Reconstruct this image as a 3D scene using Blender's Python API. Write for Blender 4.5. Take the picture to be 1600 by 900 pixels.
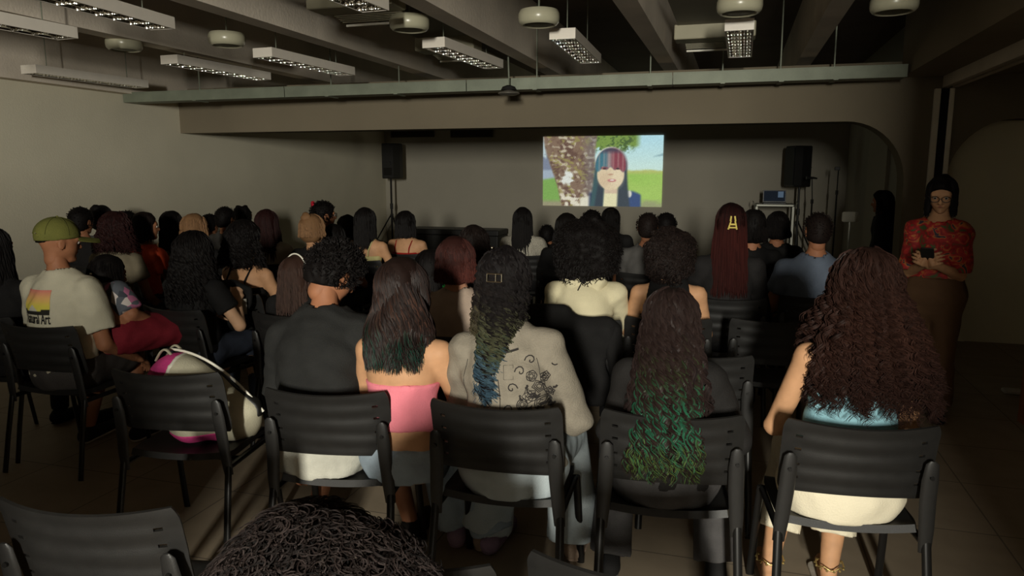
import bpy, bmesh, math, random
import numpy as np
from mathutils import Vector, Matrix
from mathutils.bvhtree import BVHTree

# ------------------------------------------------------------------ camera, world, light, exposure
for _o in list(bpy.data.objects):
    bpy.data.objects.remove(_o, do_unlink=True)
scene = bpy.context.scene
COL = scene.collection
F_PX, CAM_H = 1150.0, 1.62
VPX, VPY = 1152.0, 268.0                      # where the lines of the room's length meet in the photograph
_d = np.array([(VPX - 800) / F_PX, -(VPY - 450) / F_PX, -1.0]); _d /= np.linalg.norm(_d)
_u = np.array([0, -_d[2], _d[1]]); _u /= np.linalg.norm(_u)
if _u[1] < 0: _u = -_u
_r = np.cross(_d, _u)
CAMR = np.stack([_r, _d, _u])                 # camera axes -> room axes (x right, y to the screen wall, z up)
cam_data = bpy.data.cameras.new('camera')
cam_data.sensor_fit = 'HORIZONTAL'; cam_data.sensor_width = 36.0
cam_data.lens = 36.0 * F_PX / 1600.0
cam_data.clip_start = 0.05; cam_data.clip_end = 100
cam = bpy.data.objects.new('camera', cam_data); COL.objects.link(cam)
_m = Matrix([list(CAMR[i]) + [0] for i in range(3)] + [[0, 0, 0, 1]])
cam.matrix_world = Matrix.Translation((0, 0, CAM_H)) @ _m
scene.camera = cam

world = bpy.data.worlds.new('world'); scene.world = world; world.use_nodes = True
world.node_tree.nodes['Background'].inputs[0].default_value = (0.85, 0.9, 1.0, 1)
world.node_tree.nodes['Background'].inputs[1].default_value = 0.0

vs_ = scene.view_settings
vs_.view_transform = 'Standard'; vs_.look = 'None'; vs_.gamma = 1.0; vs_.use_curve_mapping = False
vs_.exposure = 0.0

# lamp of the lit corridor, shining in through the open double door behind the camera
ld = bpy.data.lights.new('corridor_light', 'AREA'); ld.shape = 'RECTANGLE'
ld.size = 0.3; ld.size_y = 1.0; ld.energy = 830; ld.color = (1.0, 0.965, 0.84)
lo = bpy.data.objects.new('corridor_light', ld); COL.objects.link(lo)
lo.location = (0.80, -5.5, 2.35); lo.rotation_euler = (math.radians(88), 0, math.radians(14))

# ------------------------------------------------------------------ helpers
def at_y(px, py, Y):
    w = CAMR @ np.array([(px - 800) / F_PX, -(py - 450) / F_PX, -1.0])
    return np.array([0, 0, CAM_H]) + w * (Y / w[1])
def at_z(px, py, Z):
    w = CAMR @ np.array([(px - 800) / F_PX, -(py - 450) / F_PX, -1.0])
    return np.array([0, 0, CAM_H]) + w * ((Z - CAM_H) / w[2])

def lin(c):
    return tuple((x / 12.92 if x <= 0.04045 else ((x + 0.055) / 1.055) ** 2.4) for x in c)
def rgb(r, g, b):
    return lin((r / 255., g / 255., b / 255.))

_mats = {}
def mat(name, col, rough=0.6, metal=0.0, var=0.12, scale=30.0, bump=0.0, bscale=None, spec=0.5, emis=None, estr=0.0, stretch=None):
    """Procedural surface: base colour broken up by noise, optional bump."""
    if name in _mats: return _mats[name]
    m = bpy.data.materials.new(name); m.use_nodes = True; nt = m.node_tree
    b = nt.nodes['Principled BSDF']; b.inputs['Roughness'].default_value = rough; b.inputs['Metallic'].default_value = metal
    b.inputs['Specular IOR Level'].default_value = spec
    tc = nt.nodes.new('ShaderNodeTexCoord')
    src = tc.outputs['Object']
    if stretch:
        mp = nt.nodes.new('ShaderNodeMapping'); mp.inputs['Scale'].default_value = stretch
        nt.links.new(src, mp.inputs['Vector']); src = mp.outputs['Vector']
    n = nt.nodes.new('ShaderNodeTexNoise'); n.inputs['Scale'].default_value = scale; n.inputs['Detail'].default_value = 4
    nt.links.new(src, n.inputs['Vector'])
    r = nt.nodes.new('ShaderNodeValToRGB')
    r.color_ramp.elements[0].position = 0.3; r.color_ramp.elements[1].position = 0.7
    r.color_ramp.elements[0].color = tuple(c * (1 - var) for c in col) + (1,)
    r.color_ramp.elements[1].color = tuple(min(1, c * (1 + var)) for c in col) + (1,)
    nt.links.new(n.outputs['Fac'], r.inputs['Fac']); nt.links.new(r.outputs['Color'], b.inputs['Base Color'])
    if bump > 0:
        n2 = nt.nodes.new('ShaderNodeTexNoise'); n2.inputs['Scale'].default_value = bscale or scale * 4; n2.inputs['Detail'].default_value = 3
        nt.links.new(src, n2.inputs['Vector'])
        bp = nt.nodes.new('ShaderNodeBump'); bp.inputs['Strength'].default_value = bump; bp.inputs['Distance'].default_value = 0.01
        nt.links.new(n2.outputs['Fac'], bp.inputs['Height']); nt.links.new(bp.outputs['Normal'], b.inputs['Normal'])
    if emis:
        b.inputs['Emission Color'].default_value = tuple(emis) + (1,); b.inputs['Emission Strength'].default_value = estr
    _mats[name] = m
    return m

def fabric(name, r, g, b, rough=0.85, var=0.15, scale=14, bump=0.25):
    return mat('fabric_' + name, rgb(r, g, b), rough, 0, var, scale, bump, 180, 0.25)
def skin(name, r, g, b):
    return mat('skin_' + name, rgb(r, g, b), 0.62, 0, 0.08, 22, 0.05, 200, 0.3)

def attr_mat(name, rough=0.45, spec=0.4, emit=0.0, bump=0.0):
    if name in _mats: return _mats[name]
    m = bpy.data.materials.new(name); m.use_nodes = True; nt = m.node_tree
    b = nt.nodes['Principled BSDF']; b.inputs['Roughness'].default_value = rough; b.inputs['Specular IOR Level'].default_value = spec
    a = nt.nodes.new('ShaderNodeAttribute'); a.attribute_name = 'Col'
    if emit > 0:
        b.inputs['Base Color'].default_value = (0.02, 0.02, 0.02, 1)
        nt.links.new(a.outputs['Color'], b.inputs['Emission Color']); b.inputs['Emission Strength'].default_value = emit
    else:
        nt.links.new(a.outputs['Color'], b.inputs['Base Color'])
    _mats[name] = m
    return m

def mesh_np(name, V, quads=None, tris=None, smooth=True, cols=None, midx=None):
    V = np.asarray(V, np.float32).reshape(-1, 3)
    me = bpy.data.meshes.new(name)
    me.vertices.add(len(V)); me.vertices.foreach_set('co', V.ravel())
    nq = 0 if quads is None else len(quads); nt_ = 0 if tris is None else len(tris)
    li = []
    if nq: li.append(np.asarray(quads, np.int32).ravel())
    if nt_: li.append(np.asarray(tris, np.int32).ravel())
    li = np.concatenate(li) if li else np.zeros(0, np.int32)
    me.loops.add(len(li)); me.loops.foreach_set('vertex_index', li)
    st = np.concatenate([np.arange(nq) * 4, nq * 4 + np.arange(nt_) * 3]).astype(np.int32)
    me.polygons.add(nq + nt_); me.polygons.foreach_set('loop_start', st)
    if midx is not None: me.polygons.foreach_set('material_index', np.asarray(midx, np.int32))
    me.polygons.foreach_set('use_smooth', np.full(nq + nt_, smooth, bool))
    if cols is not None:
        a = me.attributes.new('Col', 'FLOAT_COLOR', 'POINT')
        c4 = np.ones((len(V), 4), np.float32); c4[:, :3] = cols
        a.data.foreach_set('color', c4.ravel())
    me.update(); me.validate()
    return me

def link(name, me, mats, parent=None):
    o = bpy.data.objects.new(name, me); COL.objects.link(o)
    if mats is not None:
        for m in (mats if isinstance(mats, (list, tuple)) else [mats]):
            me.materials.append(m)
    if parent is not None: o.parent = parent
    return o
def tag(o, label, cat, group=None):
    o['label'] = label; o['category'] = cat
    if group: o['group'] = group
    return o
def struct(o):
    o['kind'] = 'structure'; return o
def empty(name, loc=(0, 0, 0), rz=0.0):
    o = bpy.data.objects.new(name, None); COL.objects.link(o)
    o.location = loc; o.rotation_euler = (0, 0, rz); o.empty_display_size = 0.1
    return o
def copy_tree(o, parent=None):
    c = o.copy(); COL.objects.link(c); c.parent = parent
    for ch in list(o.children): copy_tree(ch, c)
    return c

class MB:
    """Collects simple solids into one mesh."""
    def __init__(s): s.V = []; s.Q = []; s.T = []; s.n = 0
    def add(s, V, Q=(), T=()):
        V = np.asarray(V, float).reshape(-1, 3)
        if len(Q): s.Q.append(np.asarray(Q) + s.n)
        if len(T): s.T.append(np.asarray(T) + s.n)
        s.V.append(V); s.n += len(V); return s
    def box(s, lo, hi, M=None):
        x0, y0, z0 = lo; x1, y1, z1 = hi
        V = np.array([[x0, y0, z0], [x1, y0, z0], [x1, y1, z0], [x0, y1, z0], [x0, y0, z1], [x1, y0, z1], [x1, y1, z1], [x0, y1, z1]], float)
        if M is not None: V = V @ np.array(M)[:3, :3].T + np.array(M)[:3, 3]
        return s.add(V, [[3, 2, 1, 0], [4, 5, 6, 7], [0, 1, 5, 4], [1, 2, 6, 5], [2, 3, 7, 6], [3, 0, 4, 7]])
    def rbox(s, lo, hi, r, axis=2, seg=4):
        """box with rounded vertical edges about axis, and chamfered rims"""
        ax = [a for a in range(3) if a != axis]
        lo = np.array(lo, float); hi = np.array(hi, float)
        pts = []
        for cx, cy, a0 in ((hi[ax[0]] - r, hi[ax[1]] - r, 0), (lo[ax[0]] + r, hi[ax[1]] - r, 90), (lo[ax[0]] + r, lo[ax[1]] + r, 180), (hi[ax[0]] - r, lo[ax[1]] + r, 270)):
            for i in range(seg + 1):
                a = math.radians(a0 + 90 * i / seg); pts.append((cx + r * math.cos(a), cy + r * math.sin(a)))
        pts = np.array(pts); c = pts.mean(0); e = min(r * 0.5, (hi[axis] - lo[axis]) * 0.2)
        wid = (hi - lo)[ax]
        rings = []
        for z, ins in ((lo[axis], e), (lo[axis] + e, 0), (hi[axis] - e, 0), (hi[axis], e)):
            p = c + (pts - c) * (1 - 2 * ins / wid)
            R = np.zeros((len(p), 3)); R[:, ax[0]] = p[:, 0]; R[:, ax[1]] = p[:, 1]; R[:, axis] = z
            rings.append(R)
        return s.loft(rings, flip=(axis == 1))
    def loft(s, rings, flip=False, cap=True):
        n = len(rings[0]); k = len(rings); V = np.concatenate(rings); Q = []
        for i in range(k - 1):
            for j in range(n):
                a, b = i * n + j, i * n + (j + 1) % n
                q = [a, b, b + n, a + n]; Q.append(q[::-1] if flip else q)
        T = []
        if cap:
            V = np.concatenate([V, [rings[0].mean(0)], [rings[-1].mean(0)]])
            for j in range(n):
                t = [(j + 1) % n, j, k * n]; T.append(t[::-1] if flip else t)
                t = [(k - 1) * n + j, (k - 1) * n + (j + 1) % n, k * n + 1]; T.append(t[::-1] if flip else t)
        return s.add(V, Q, T)
    def tube(s, pts, r, seg=8, flat=1.0, up=(0, 0, 1), cap=True):
        pts = np.array(pts, float); n = len(pts)
        r = np.broadcast_to(np.array(r, float), (n,))
        rings = []
        tan = np.gradient(pts, axis=0)
        for i in range(n):
            t = tan[i] / (np.linalg.norm(tan[i]) + 1e-9)
            u = np.cross(t, up)
            if np.linalg.norm(u) < 1e-3: u = np.cross(t, (0, 1, 0.01))
            u /= np.linalg.norm(u); w = np.cross(u, t)
            a = np.arange(seg) * 2 * math.pi / seg
            rings.append(pts[i] + r[i] * (np.cos(a)[:, None] * u + flat * np.sin(a)[:, None] * w))
        return s.loft(rings, flip=True, cap=cap)
    def lathe(s, prof, seg=28, c=(0, 0, 0)):
        a = np.arange(seg) * 2 * math.pi / seg
        rings = [np.stack([c[0] + r * np.cos(a), c[1] + r * np.sin(a), np.full(seg, c[2] + z)], 1) for r, z in prof]
        return s.loft(rings)
    def mesh(s, name, smooth=False):
        V = np.concatenate(s.V); Q = np.concatenate(s.Q) if s.Q else None; T = np.concatenate(s.T) if s.T else None
        return mesh_np(name, V, Q, T, smooth)
    def build(s, name, m, parent=None, smooth=False):
        return link(name, s.mesh(name, smooth), m, parent)

def auto_smooth(o, deg=40):
    me = o.data
    me.polygons.foreach_set('use_smooth', np.ones(len(me.polygons), bool))
    me.set_sharp_from_angle(angle=math.radians(deg))
    return o

# ------------------------------------------------------------------ implicit surfaces (bodies, clothes, bags)
def nrm(v):
    v = np.asarray(v, float); return v / (np.linalg.norm(v) + 1e-12)
class Field:
    BIG = 0.15
    def __init__(s, lo, hi, vs):
        s.vs = vs; s.lo = np.array(lo, float); n = np.ceil((np.array(hi) - s.lo) / vs).astype(int) + 1
        s.f = np.full(n, s.BIG, np.float32)
        s.ax = [(s.lo[i] + vs * np.arange(n[i])).astype(np.float32) for i in range(3)]
    def _box(s, lo, hi):
        a = np.maximum(np.floor((np.array(lo) - s.lo) / s.vs).astype(int), 0)
        b = np.minimum(np.ceil((np.array(hi) - s.lo) / s.vs).astype(int) + 1, s.f.shape)
        if np.any(b <= a): return None
        return tuple(slice(int(a[i]), int(b[i])) for i in range(3))
    def _xyz(s, sl):
        return s.ax[0][sl[0]][:, None, None], s.ax[1][sl[1]][None, :, None], s.ax[2][sl[2]][None, None, :]
    def segd(s, p0, p1, r0, r1, u=None, m=0.06, flat0=False, flat1=False):
        p0 = np.asarray(p0, float); p1 = np.asarray(p1, float)
        r0 = (r0, r0) if np.isscalar(r0) else r0; r1 = (r1, r1) if np.isscalar(r1) else r1
        R = max(r0 + r1 if isinstance(r0, tuple) else max(r0), max(max(r0), max(r1))) if False else max(max(r0), max(r1))
        sl = s._box(np.minimum(p0, p1) - R - m, np.maximum(p0, p1) + R + m)
        if sl is None: return None, None
        X, Y, Z = s._xyz(sl)
        ax = p1 - p0; L = np.linalg.norm(ax) + 1e-9; ax = ax / L
        u = np.array([1., 0, 0]) if u is None else np.asarray(u, float)
        u = u - ax * (u @ ax)
        if np.linalg.norm(u) < 1e-3: u = np.cross(ax, (0, 1, 0.3))
        u = nrm(u); w = np.cross(ax, u)
        X = X - np.float32(p0[0]); Y = Y - np.float32(p0[1]); Z = Z - np.float32(p0[2])
        l = X * ax[0] + Y * ax[1] + Z * ax[2]
        t = np.clip(l / L, 0, 1)
        du = X * u[0] + Y * u[1] + Z * u[2]; dw = X * w[0] + Y * w[1] + Z * w[2]; dl = l - t * L
        a = r0[0] + (r1[0] - r0[0]) * t; b = r0[1] + (r1[1] - r0[1]) * t; mn = np.minimum(a, b)
        q = np.sqrt((du / a) ** 2 + (dw / b) ** 2 + (dl / mn) ** 2)
        d = (q - 1) * mn
        if flat1: d = np.maximum(d, l - L)
        if flat0: d = np.maximum(d, -l)
        return sl, d
    def seg(s, p0, p1, r0, r1, u=None, k=0.025, flat0=False, flat1=False):
        sl, d = s.segd(p0, p1, r0, r1, u, 0.06, flat0, flat1)
        if sl is None: return s
        a = s.f[sl]; h = np.clip(0.5 + 0.5 * (d - a) / k, 0, 1)
        s.f[sl] = d * (1 - h) + a * h - k * h * (1 - h)
        return s
    def ell(s, c, r, R=None, k=0.02, sub=False):
        """ellipsoid with radii r, axes rows of R"""
        c = np.asarray(c, float); r = np.asarray(r, float); mx = r.max() + 0.05
        sl = s._box(c - mx, c + mx)
        if sl is None: return s
        X, Y, Z = s._xyz(sl); X = X - np.float32(c[0]); Y = Y - np.float32(c[1]); Z = Z - np.float32(c[2])
        R = np.eye(3) if R is None else np.asarray(R)
        q = 0
        for i in range(3): q = q + ((X * R[i][0] + Y * R[i][1] + Z * R[i][2]) / r[i]) ** 2
        d = (np.sqrt(q) - 1) * r.min(); a = s.f[sl]
        if sub:
            h = np.clip(0.5 - 0.5 * (a + d) / k, 0, 1); s.f[sl] = a * (1 - h) - d * h + k * h * (1 - h)
        else:
            h = np.clip(0.5 + 0.5 * (d - a) / k, 0, 1); s.f[sl] = d * (1 - h) + a * h - k * h * (1 - h)
        return s
    def subseg(s, p0, p1, r0, r1, u=None):
        sl, d = s.segd(p0, p1, r0, r1, u, 0.02)
        if sl is not None: s.f[sl] = np.maximum(s.f[sl], -d)
        return s
    def cut(s, p, n):
        X, Y, Z = s._xyz((slice(None),) * 3); n = nrm(n)
        s.f = np.maximum(s.f, (X - p[0]) * n[0] + (Y - p[1]) * n[1] + (Z - p[2]) * n[2]).astype(np.float32)
        return s
    def noise(s, amp, freq, seed=0):
        X, Y, Z = s._xyz((slice(None),) * 3); g = np.random.RandomState(seed); tot = 0
        for i in range(5):
            k = g.normal(size=3); k = k / np.linalg.norm(k) * freq * (0.6 + 0.5 * i); p = g.rand() * 6.3
            k2 = g.normal(size=3); k2 = k2 / np.linalg.norm(k2) * freq * 0.45
            tot = tot + np.sin(X * k[0] + Y * k[1] + Z * k[2] + p + 1.6 * np.sin(X * k2[0] + Y * k2[1] + Z * k2[2] + 2 * p)) / (1 + 0.5 * i)
        s.f = (s.f + amp * tot).astype(np.float32)
        return s
    def surface(s):
        f = s.f; ins = f < 0
        n = np.array(f.shape)
        c = np.zeros(n - 1, np.int8)
        for dx in (0, 1):
            for dy in (0, 1):
                for dz in (0, 1):
                    c += ins[dx:n[0] - 1 + dx, dy:n[1] - 1 + dy, dz:n[2] - 1 + dz]
        act = (c > 0) & (c < 8)
        I = np.argwhere(act)
        if len(I) == 0: return np.zeros((0, 3)), np.zeros((0, 4), int)
        idx = np.full(act.shape, -1, np.int32); idx[act] = np.arange(len(I))
        acc = np.zeros((len(I), 3)); cnt = np.zeros(len(I))
        cor = [(0, 0, 0), (1, 0, 0), (0, 1, 0), (1, 1, 0), (0, 0, 1), (1, 0, 1), (0, 1, 1), (1, 1, 1)]
        val = [f[I[:, 0] + a, I[:, 1] + b, I[:, 2] + d] for a, b, d in cor]
        for i in range(8):
            for ax in range(3):
                if cor[i][ax]: continue
                cj = list(cor[i]); cj[ax] = 1; j = cor.index(tuple(cj))
                a, b = val[i], val[j]; x = (a < 0) != (b < 0)
                t = np.where(x, a / np.where(a == b, 1, a - b), 0)
                p = np.array(cor[i], float)[None, :] + 0 * acc; p[:, ax] += t
                acc += p * x[:, None]; cnt += x
        V = (I + acc / cnt[:, None]) * s.vs + s.lo
        Q = []
        for ax in range(3):
            o1, o2 = [a for a in range(3) if a != ax]
            sl0 = [slice(None)] * 3; sl1 = [slice(None)] * 3
            sl0[ax] = slice(0, -1); sl1[ax] = slice(1, None)
            A = ins[tuple(sl0)]; B = ins[tuple(sl1)]
            E = np.argwhere(A != B)
            E = E[(E[:, o1] > 0) & (E[:, o2] > 0) & (E[:, o1] < n[o1] - 1) & (E[:, o2] < n[o2] - 1)]
            if len(E) == 0: continue
            q = []
            for a, b in ((0, 0), (1, 0), (1, 1), (0, 1)):
                e = E.copy(); e[:, o1] -= a; e[:, o2] -= b; q.append(idx[e[:, 0], e[:, 1], e[:, 2]])
            q = np.stack(q, 1)
            inside = A[E[:, 0], E[:, 1], E[:, 2]]
            fl = inside if ax != 1 else ~inside
            q = np.where(fl[:, None], q, q[:, ::-1])
            Q.append(q)
        Q = np.concatenate(Q)
        return V, Q[(Q >= 0).all(1)]

def obj_field(fl, name, m, parent):
    V, Q = fl.surface()
    return link(name, mesh_np(name, V, Q), m, parent)

def tubes_np(P, rad, M=3, taper=True):
    """P (S,N,3) paths -> verts, quads of thin M-sided strands"""
    S, N, _ = P.shape
    T = np.gradient(P, axis=1); T /= np.linalg.norm(T, axis=2, keepdims=True) + 1e-9
    ref = np.array([0.31, -0.77, 0.55]); U = np.cross(T, ref); U /= np.linalg.norm(U, axis=2, keepdims=True) + 1e-9
    W = np.cross(T, U)
    r = np.ones(N)
    if taper: r = np.minimum(1, (1 - np.linspace(0, 1, N)) * 4 + 0.25)
    R = (np.broadcast_to(np.asarray(rad, float).reshape(-1, 1), (S, N)) * r[None])
    if M == 2:                                   # flat strand
        V = np.stack([P - R[..., None] * U, P + R[..., None] * U], 2).reshape(-1, 3)
        b = (np.arange(S)[:, None] * N + np.arange(N - 1)[None, :]) * 2
        return V, np.stack([b, b + 1, b + 3, b + 2], -1).reshape(-1, 4)
    a = np.arange(M) * 2 * np.pi / M
    V = P[:, :, None, :] + R[:, :, None, None] * (np.cos(a)[None, None, :, None] * U[:, :, None, :] + np.sin(a)[None, None, :, None] * W[:, :, None, :])
    V = V.reshape(-1, 3)
    base = (np.arange(S)[:, None, None] * N + np.arange(N - 1)[None, :, None]) * M
    j = np.arange(M)[None, None, :]; j2 = (j + 1) % M
    Q = np.stack([base + j, base + j2, base + M + j2, base + M + j], -1).reshape(-1, 4)
    return V, Q
# ------------------------------------------------------------------ the room
XL, XR, YB, YL, YW, ZC = -6.52, 5.2, -3.4, 7.6, 13.1, 3.2
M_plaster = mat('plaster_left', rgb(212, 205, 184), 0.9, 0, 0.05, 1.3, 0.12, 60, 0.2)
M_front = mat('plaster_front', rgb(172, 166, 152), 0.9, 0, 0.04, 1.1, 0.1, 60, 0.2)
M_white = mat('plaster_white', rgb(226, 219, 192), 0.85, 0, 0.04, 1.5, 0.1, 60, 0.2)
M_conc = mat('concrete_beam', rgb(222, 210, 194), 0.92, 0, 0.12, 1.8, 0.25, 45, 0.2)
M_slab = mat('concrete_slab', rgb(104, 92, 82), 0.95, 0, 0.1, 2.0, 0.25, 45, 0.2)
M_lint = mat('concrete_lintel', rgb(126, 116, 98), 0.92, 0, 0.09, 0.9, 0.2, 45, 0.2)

def floor_material():
    m = bpy.data.materials.new('floor_tile'); m.use_nodes = True; nt = m.node_tree; b = nt.nodes['Principled BSDF']
    tc = nt.nodes.new('ShaderNodeTexCoord'); br = nt.nodes.new('ShaderNodeTexBrick')
    br.offset = 0.0; br.inputs['Scale'].default_value = 1.0; br.inputs['Brick Width'].default_value = 0.6; br.inputs['Row Height'].default_value = 0.6
    br.inputs['Mortar Size'].default_value = 0.004
    br.inputs['Color1'].default_value = rgb(172, 156, 134) + (1,); br.inputs['Color2'].default_value = rgb(166, 150, 128) + (1,); br.inputs['Mortar'].default_value = rgb(124, 112, 98) + (1,)
    nt.links.new(tc.outputs['Object'], br.inputs['Vector'])
    n = nt.nodes.new('ShaderNodeTexNoise'); n.inputs['Scale'].default_value = 6; n.inputs['Detail'].default_value = 6
    nt.links.new(tc.outputs['Object'], n.inputs['Vector'])
    mx = nt.nodes.new('ShaderNodeMixRGB'); mx.blend_type = 'MULTIPLY'; mx.inputs[0].default_value = 0.35
    nt.links.new(br.outputs['Color'], mx.inputs[1]); nt.links.new(n.outputs['Fac'], mx.inputs[2])
    nt.links.new(mx.outputs[0], b.inputs['Base Color']); b.inputs['Roughness'].default_value = 0.62; b.inputs['Specular IOR Level'].default_value = 0.25
    return m
M_floor = floor_material()

struct(MB().box((XL - .2, YB - 3.2, -.15), (XR + .2, YW + .2, 0)).build('floor', M_floor))
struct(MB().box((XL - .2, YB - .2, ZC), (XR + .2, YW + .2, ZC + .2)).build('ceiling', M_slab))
struct(MB().box((XL - .2, YB, 0), (XL, YW, ZC)).build('wall_left', M_plaster))
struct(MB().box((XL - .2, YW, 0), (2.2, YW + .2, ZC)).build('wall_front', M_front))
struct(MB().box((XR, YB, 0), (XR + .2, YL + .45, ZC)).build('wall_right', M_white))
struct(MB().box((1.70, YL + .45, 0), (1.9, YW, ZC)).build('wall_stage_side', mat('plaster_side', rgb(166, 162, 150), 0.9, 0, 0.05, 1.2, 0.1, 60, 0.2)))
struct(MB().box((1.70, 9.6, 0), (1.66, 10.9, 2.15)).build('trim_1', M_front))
# back wall with the open double door behind the camera
DX0, DX1, DH = -1.8, 0.80, 2.95
struct(MB().box((XL - .2, YB - .2, 0), (DX0, YB, ZC)).box((DX1, YB - .2, 0), (XR + .2, YB, ZC)).box((DX0, YB - .2, DH), (DX1, YB, ZC)).build('wall_back', M_plaster))
M_frame = mat('door_paint', rgb(120, 112, 100), 0.5, 0, 0.06, 5)
df = empty('door_1', (0, YB, 0)); struct(df)
MB().box((DX0 - .07, .001, 0), (DX0, .03, DH)).build('door_jamb', M_frame, df)
MB().box((DX1, .001, 0), (DX1 + .07, .03, DH)).build('door_jamb', M_frame, df)
MB().box((DX0 - .07, .001, DH), (DX1 + .07, .03, DH + .07)).build('door_head', M_frame, df)
MB().rbox((DX0 - .12, .04, 0.01), (DX0 - .07, 1.0, DH - .02), .01).build('door_leaf', M_frame, df)
MB().rbox((DX1 + .07, .04, 0.01), (DX1 + .12, 1.0, DH - .02), .01).build('door_leaf', M_frame, df)
# unseen wall added behind the camera to shade the left rows
struct(MB().box((-3.4, -2.15, 0), (-0.52, -1.97, 1.8)).build('wall_added_shade_block', M_plaster))

# portal: beam across the room on a column with curved haunches, one continuous concrete frame
def prism_xz(poly, y0, y1, name, m, parent=None):
    bm = bmesh.new()
    v0 = [bm.verts.new((x, y0, z)) for x, z in poly]; f = bm.faces.new(v0)
    ex = bmesh.ops.extrude_face_region(bm, geom=[f])
    bmesh.ops.translate(bm, verts=[e for e in ex['geom'] if isinstance(e, bmesh.types.BMVert)], vec=(0, y1 - y0, 0))
    bmesh.ops.recalc_face_normals(bm, faces=bm.faces)
    bmesh.ops.triangulate(bm, faces=[f for f in bm.faces if len(f.verts) > 4])
    me = bpy.data.meshes.new(name); bm.to_mesh(me); bm.free()
    return link(name, me, m, parent)
poly = [(XL, 2.6), (XL, 2.08)]
for i in range(13):
    a = math.pi / 2 * i / 12; poly.append((0.95 + 0.52 * math.sin(a), 1.52 + 0.56 * math.cos(a)))
poly += [(1.49, 0), (1.81, 0)]
for i in range(13):
    a = math.pi / 2 * i / 12; poly.append((2.33 - 0.52 * math.cos(a), 1.52 + 0.56 * math.sin(a)))
poly += [(XR, 2.08), (XR, 2.6)]
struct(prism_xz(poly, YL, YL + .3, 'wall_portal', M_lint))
struct(MB().box((1.9, YL + .33, 0), (XR, YL + .45, ZC)).build('wall_side_bay', M_white))
struct(MB().box((1.70, YL + .3, 0), (2.17, YL + .40, ZC)).build('trim_2', M_white))

# ceiling beams running to the portal
for i, (x, w, zb) in enumerate([(0.51, .14, 2.67), (-0.79, .15, 2.67), (-2.06, .16, 2.67), (-3.42, .16, 2.67), (-4.86, .17, 2.67)]):
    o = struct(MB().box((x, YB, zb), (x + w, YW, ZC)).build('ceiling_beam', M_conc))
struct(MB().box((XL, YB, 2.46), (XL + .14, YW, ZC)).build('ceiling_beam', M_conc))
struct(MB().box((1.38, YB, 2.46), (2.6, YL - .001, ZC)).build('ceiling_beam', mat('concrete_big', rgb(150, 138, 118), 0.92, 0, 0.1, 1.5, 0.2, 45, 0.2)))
# folding-partition track below the wide beam, and its two pale wall channels on the column
M_alu = mat('aluminium_pale', rgb(235, 230, 215), 0.45, 0.0, 0.04, 8)
M_dark = mat('dark_gap', rgb(22, 20, 18), 0.8, 0, 0.1, 10)
t = empty('partition_track', (0, 0, 0)); tag(t, 'long dark track for a folding partition under the wide right beam', 'track')
MB().box((1.72, YB + .02, 2.36), (1.765, YL - .005, 2.46)).build('rail', M_conc, t)
MB().box((1.80, YB + .02, 2.36), (1.845, YL - .005, 2.46)).build('rail', M_conc, t)
MB().box((1.765, YB + .02, 2.43), (1.80, YL - .005, 2.455)).build('slot', M_dark, t)
t = empty('wall_channel', (1.75, YL, 0)); tag(t, 'pair of pale vertical metal channels with dark gap on the column', 'channel')
MB().rbox((-.095, -.05, 0), (-.045, -.002, 2.35), .008).build('channel_strip', M_alu, t)
MB().rbox((.025, -.05, 0), (.065, -.002, 2.35), .008).build('channel_strip', M_alu, t)
MB().box((-.045, -.03, 0), (.025, -.002, 2.35)).build('channel_gap', M_dark, t)

# galvanised cable tray hung across the room
M_galv = mat('galvanised', rgb(128, 134, 118), 0.55, 0.25, 0.14, 5, 0.1, 60)
A = np.array([XL + .02, 6.72, 2.37]); B = np.array([1.36, 7.2, 2.42])
tr = empty('cable_tray', tuple(A)); tag(tr, 'long grey-green galvanised cable tray hung across the room below beams', 'cable tray')
Lt = float(np.linalg.norm(B - A)); dirx = (B - A) / Lt
tr.rotation_euler = (0, -math.asin(dirx[2]), math.atan2(dirx[1], dirx[0]))
nsec = 4
for i in range(nsec):
    x0, x1 = Lt * i / nsec + .004, Lt * (i + 1) / nsec - .004
    MB().box((x0, 0, 0), (x1, .006, .105)).box((x0, .006, 0), (x1, .2, .006)).box((x0, .2, 0), (x1, .206, .105)).box((x0, -.004, .098), (x1, .012, .107)).build('tray_section', M_galv, tr)
for x in (0.9, 2.45, 3.2, 4.62, 5.7, 6.35, 6.85, 7.3):
    MB().tube([(x, .1, .006), (x, .1, ZC - A[2] - .02)], .007, 6).build('hanger_rod', M_galv, tr)
    MB().box((x - .02, -.012, .0), (x + .02, .215, -.008)).build('bracket', M_galv, tr)

# small hanging disc under the tray
p = at_y(795, 146, 6.8)
t = empty('access_point', tuple(p)); tag(t, 'small flat dark disc hanging on thin rod below the cable tray', 'access point')
auto_smooth(MB().lathe([(0.0, -.018), (.07, -.016), (.10, -.004), (.102, .004), (.09, .012), (.03, .03), (.02, .04), (0, .04)], 28).build('disc', mat('ap_grey', rgb(110, 105, 96), .35, .1, .05, 20), t))
auto_smooth(MB().lathe([(0, .03), (.075, .03), (.06, .06), (.02, .075), (0, .075)], 20).build('mount_cup', M_dark, t))
MB().tube([(0, 0, .07), (0, 0, .16), (-.005, .0, .3), (-.015, 0, ZC - p[2] - .01)], .008, 6).build('rod', M_galv, t)

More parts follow.
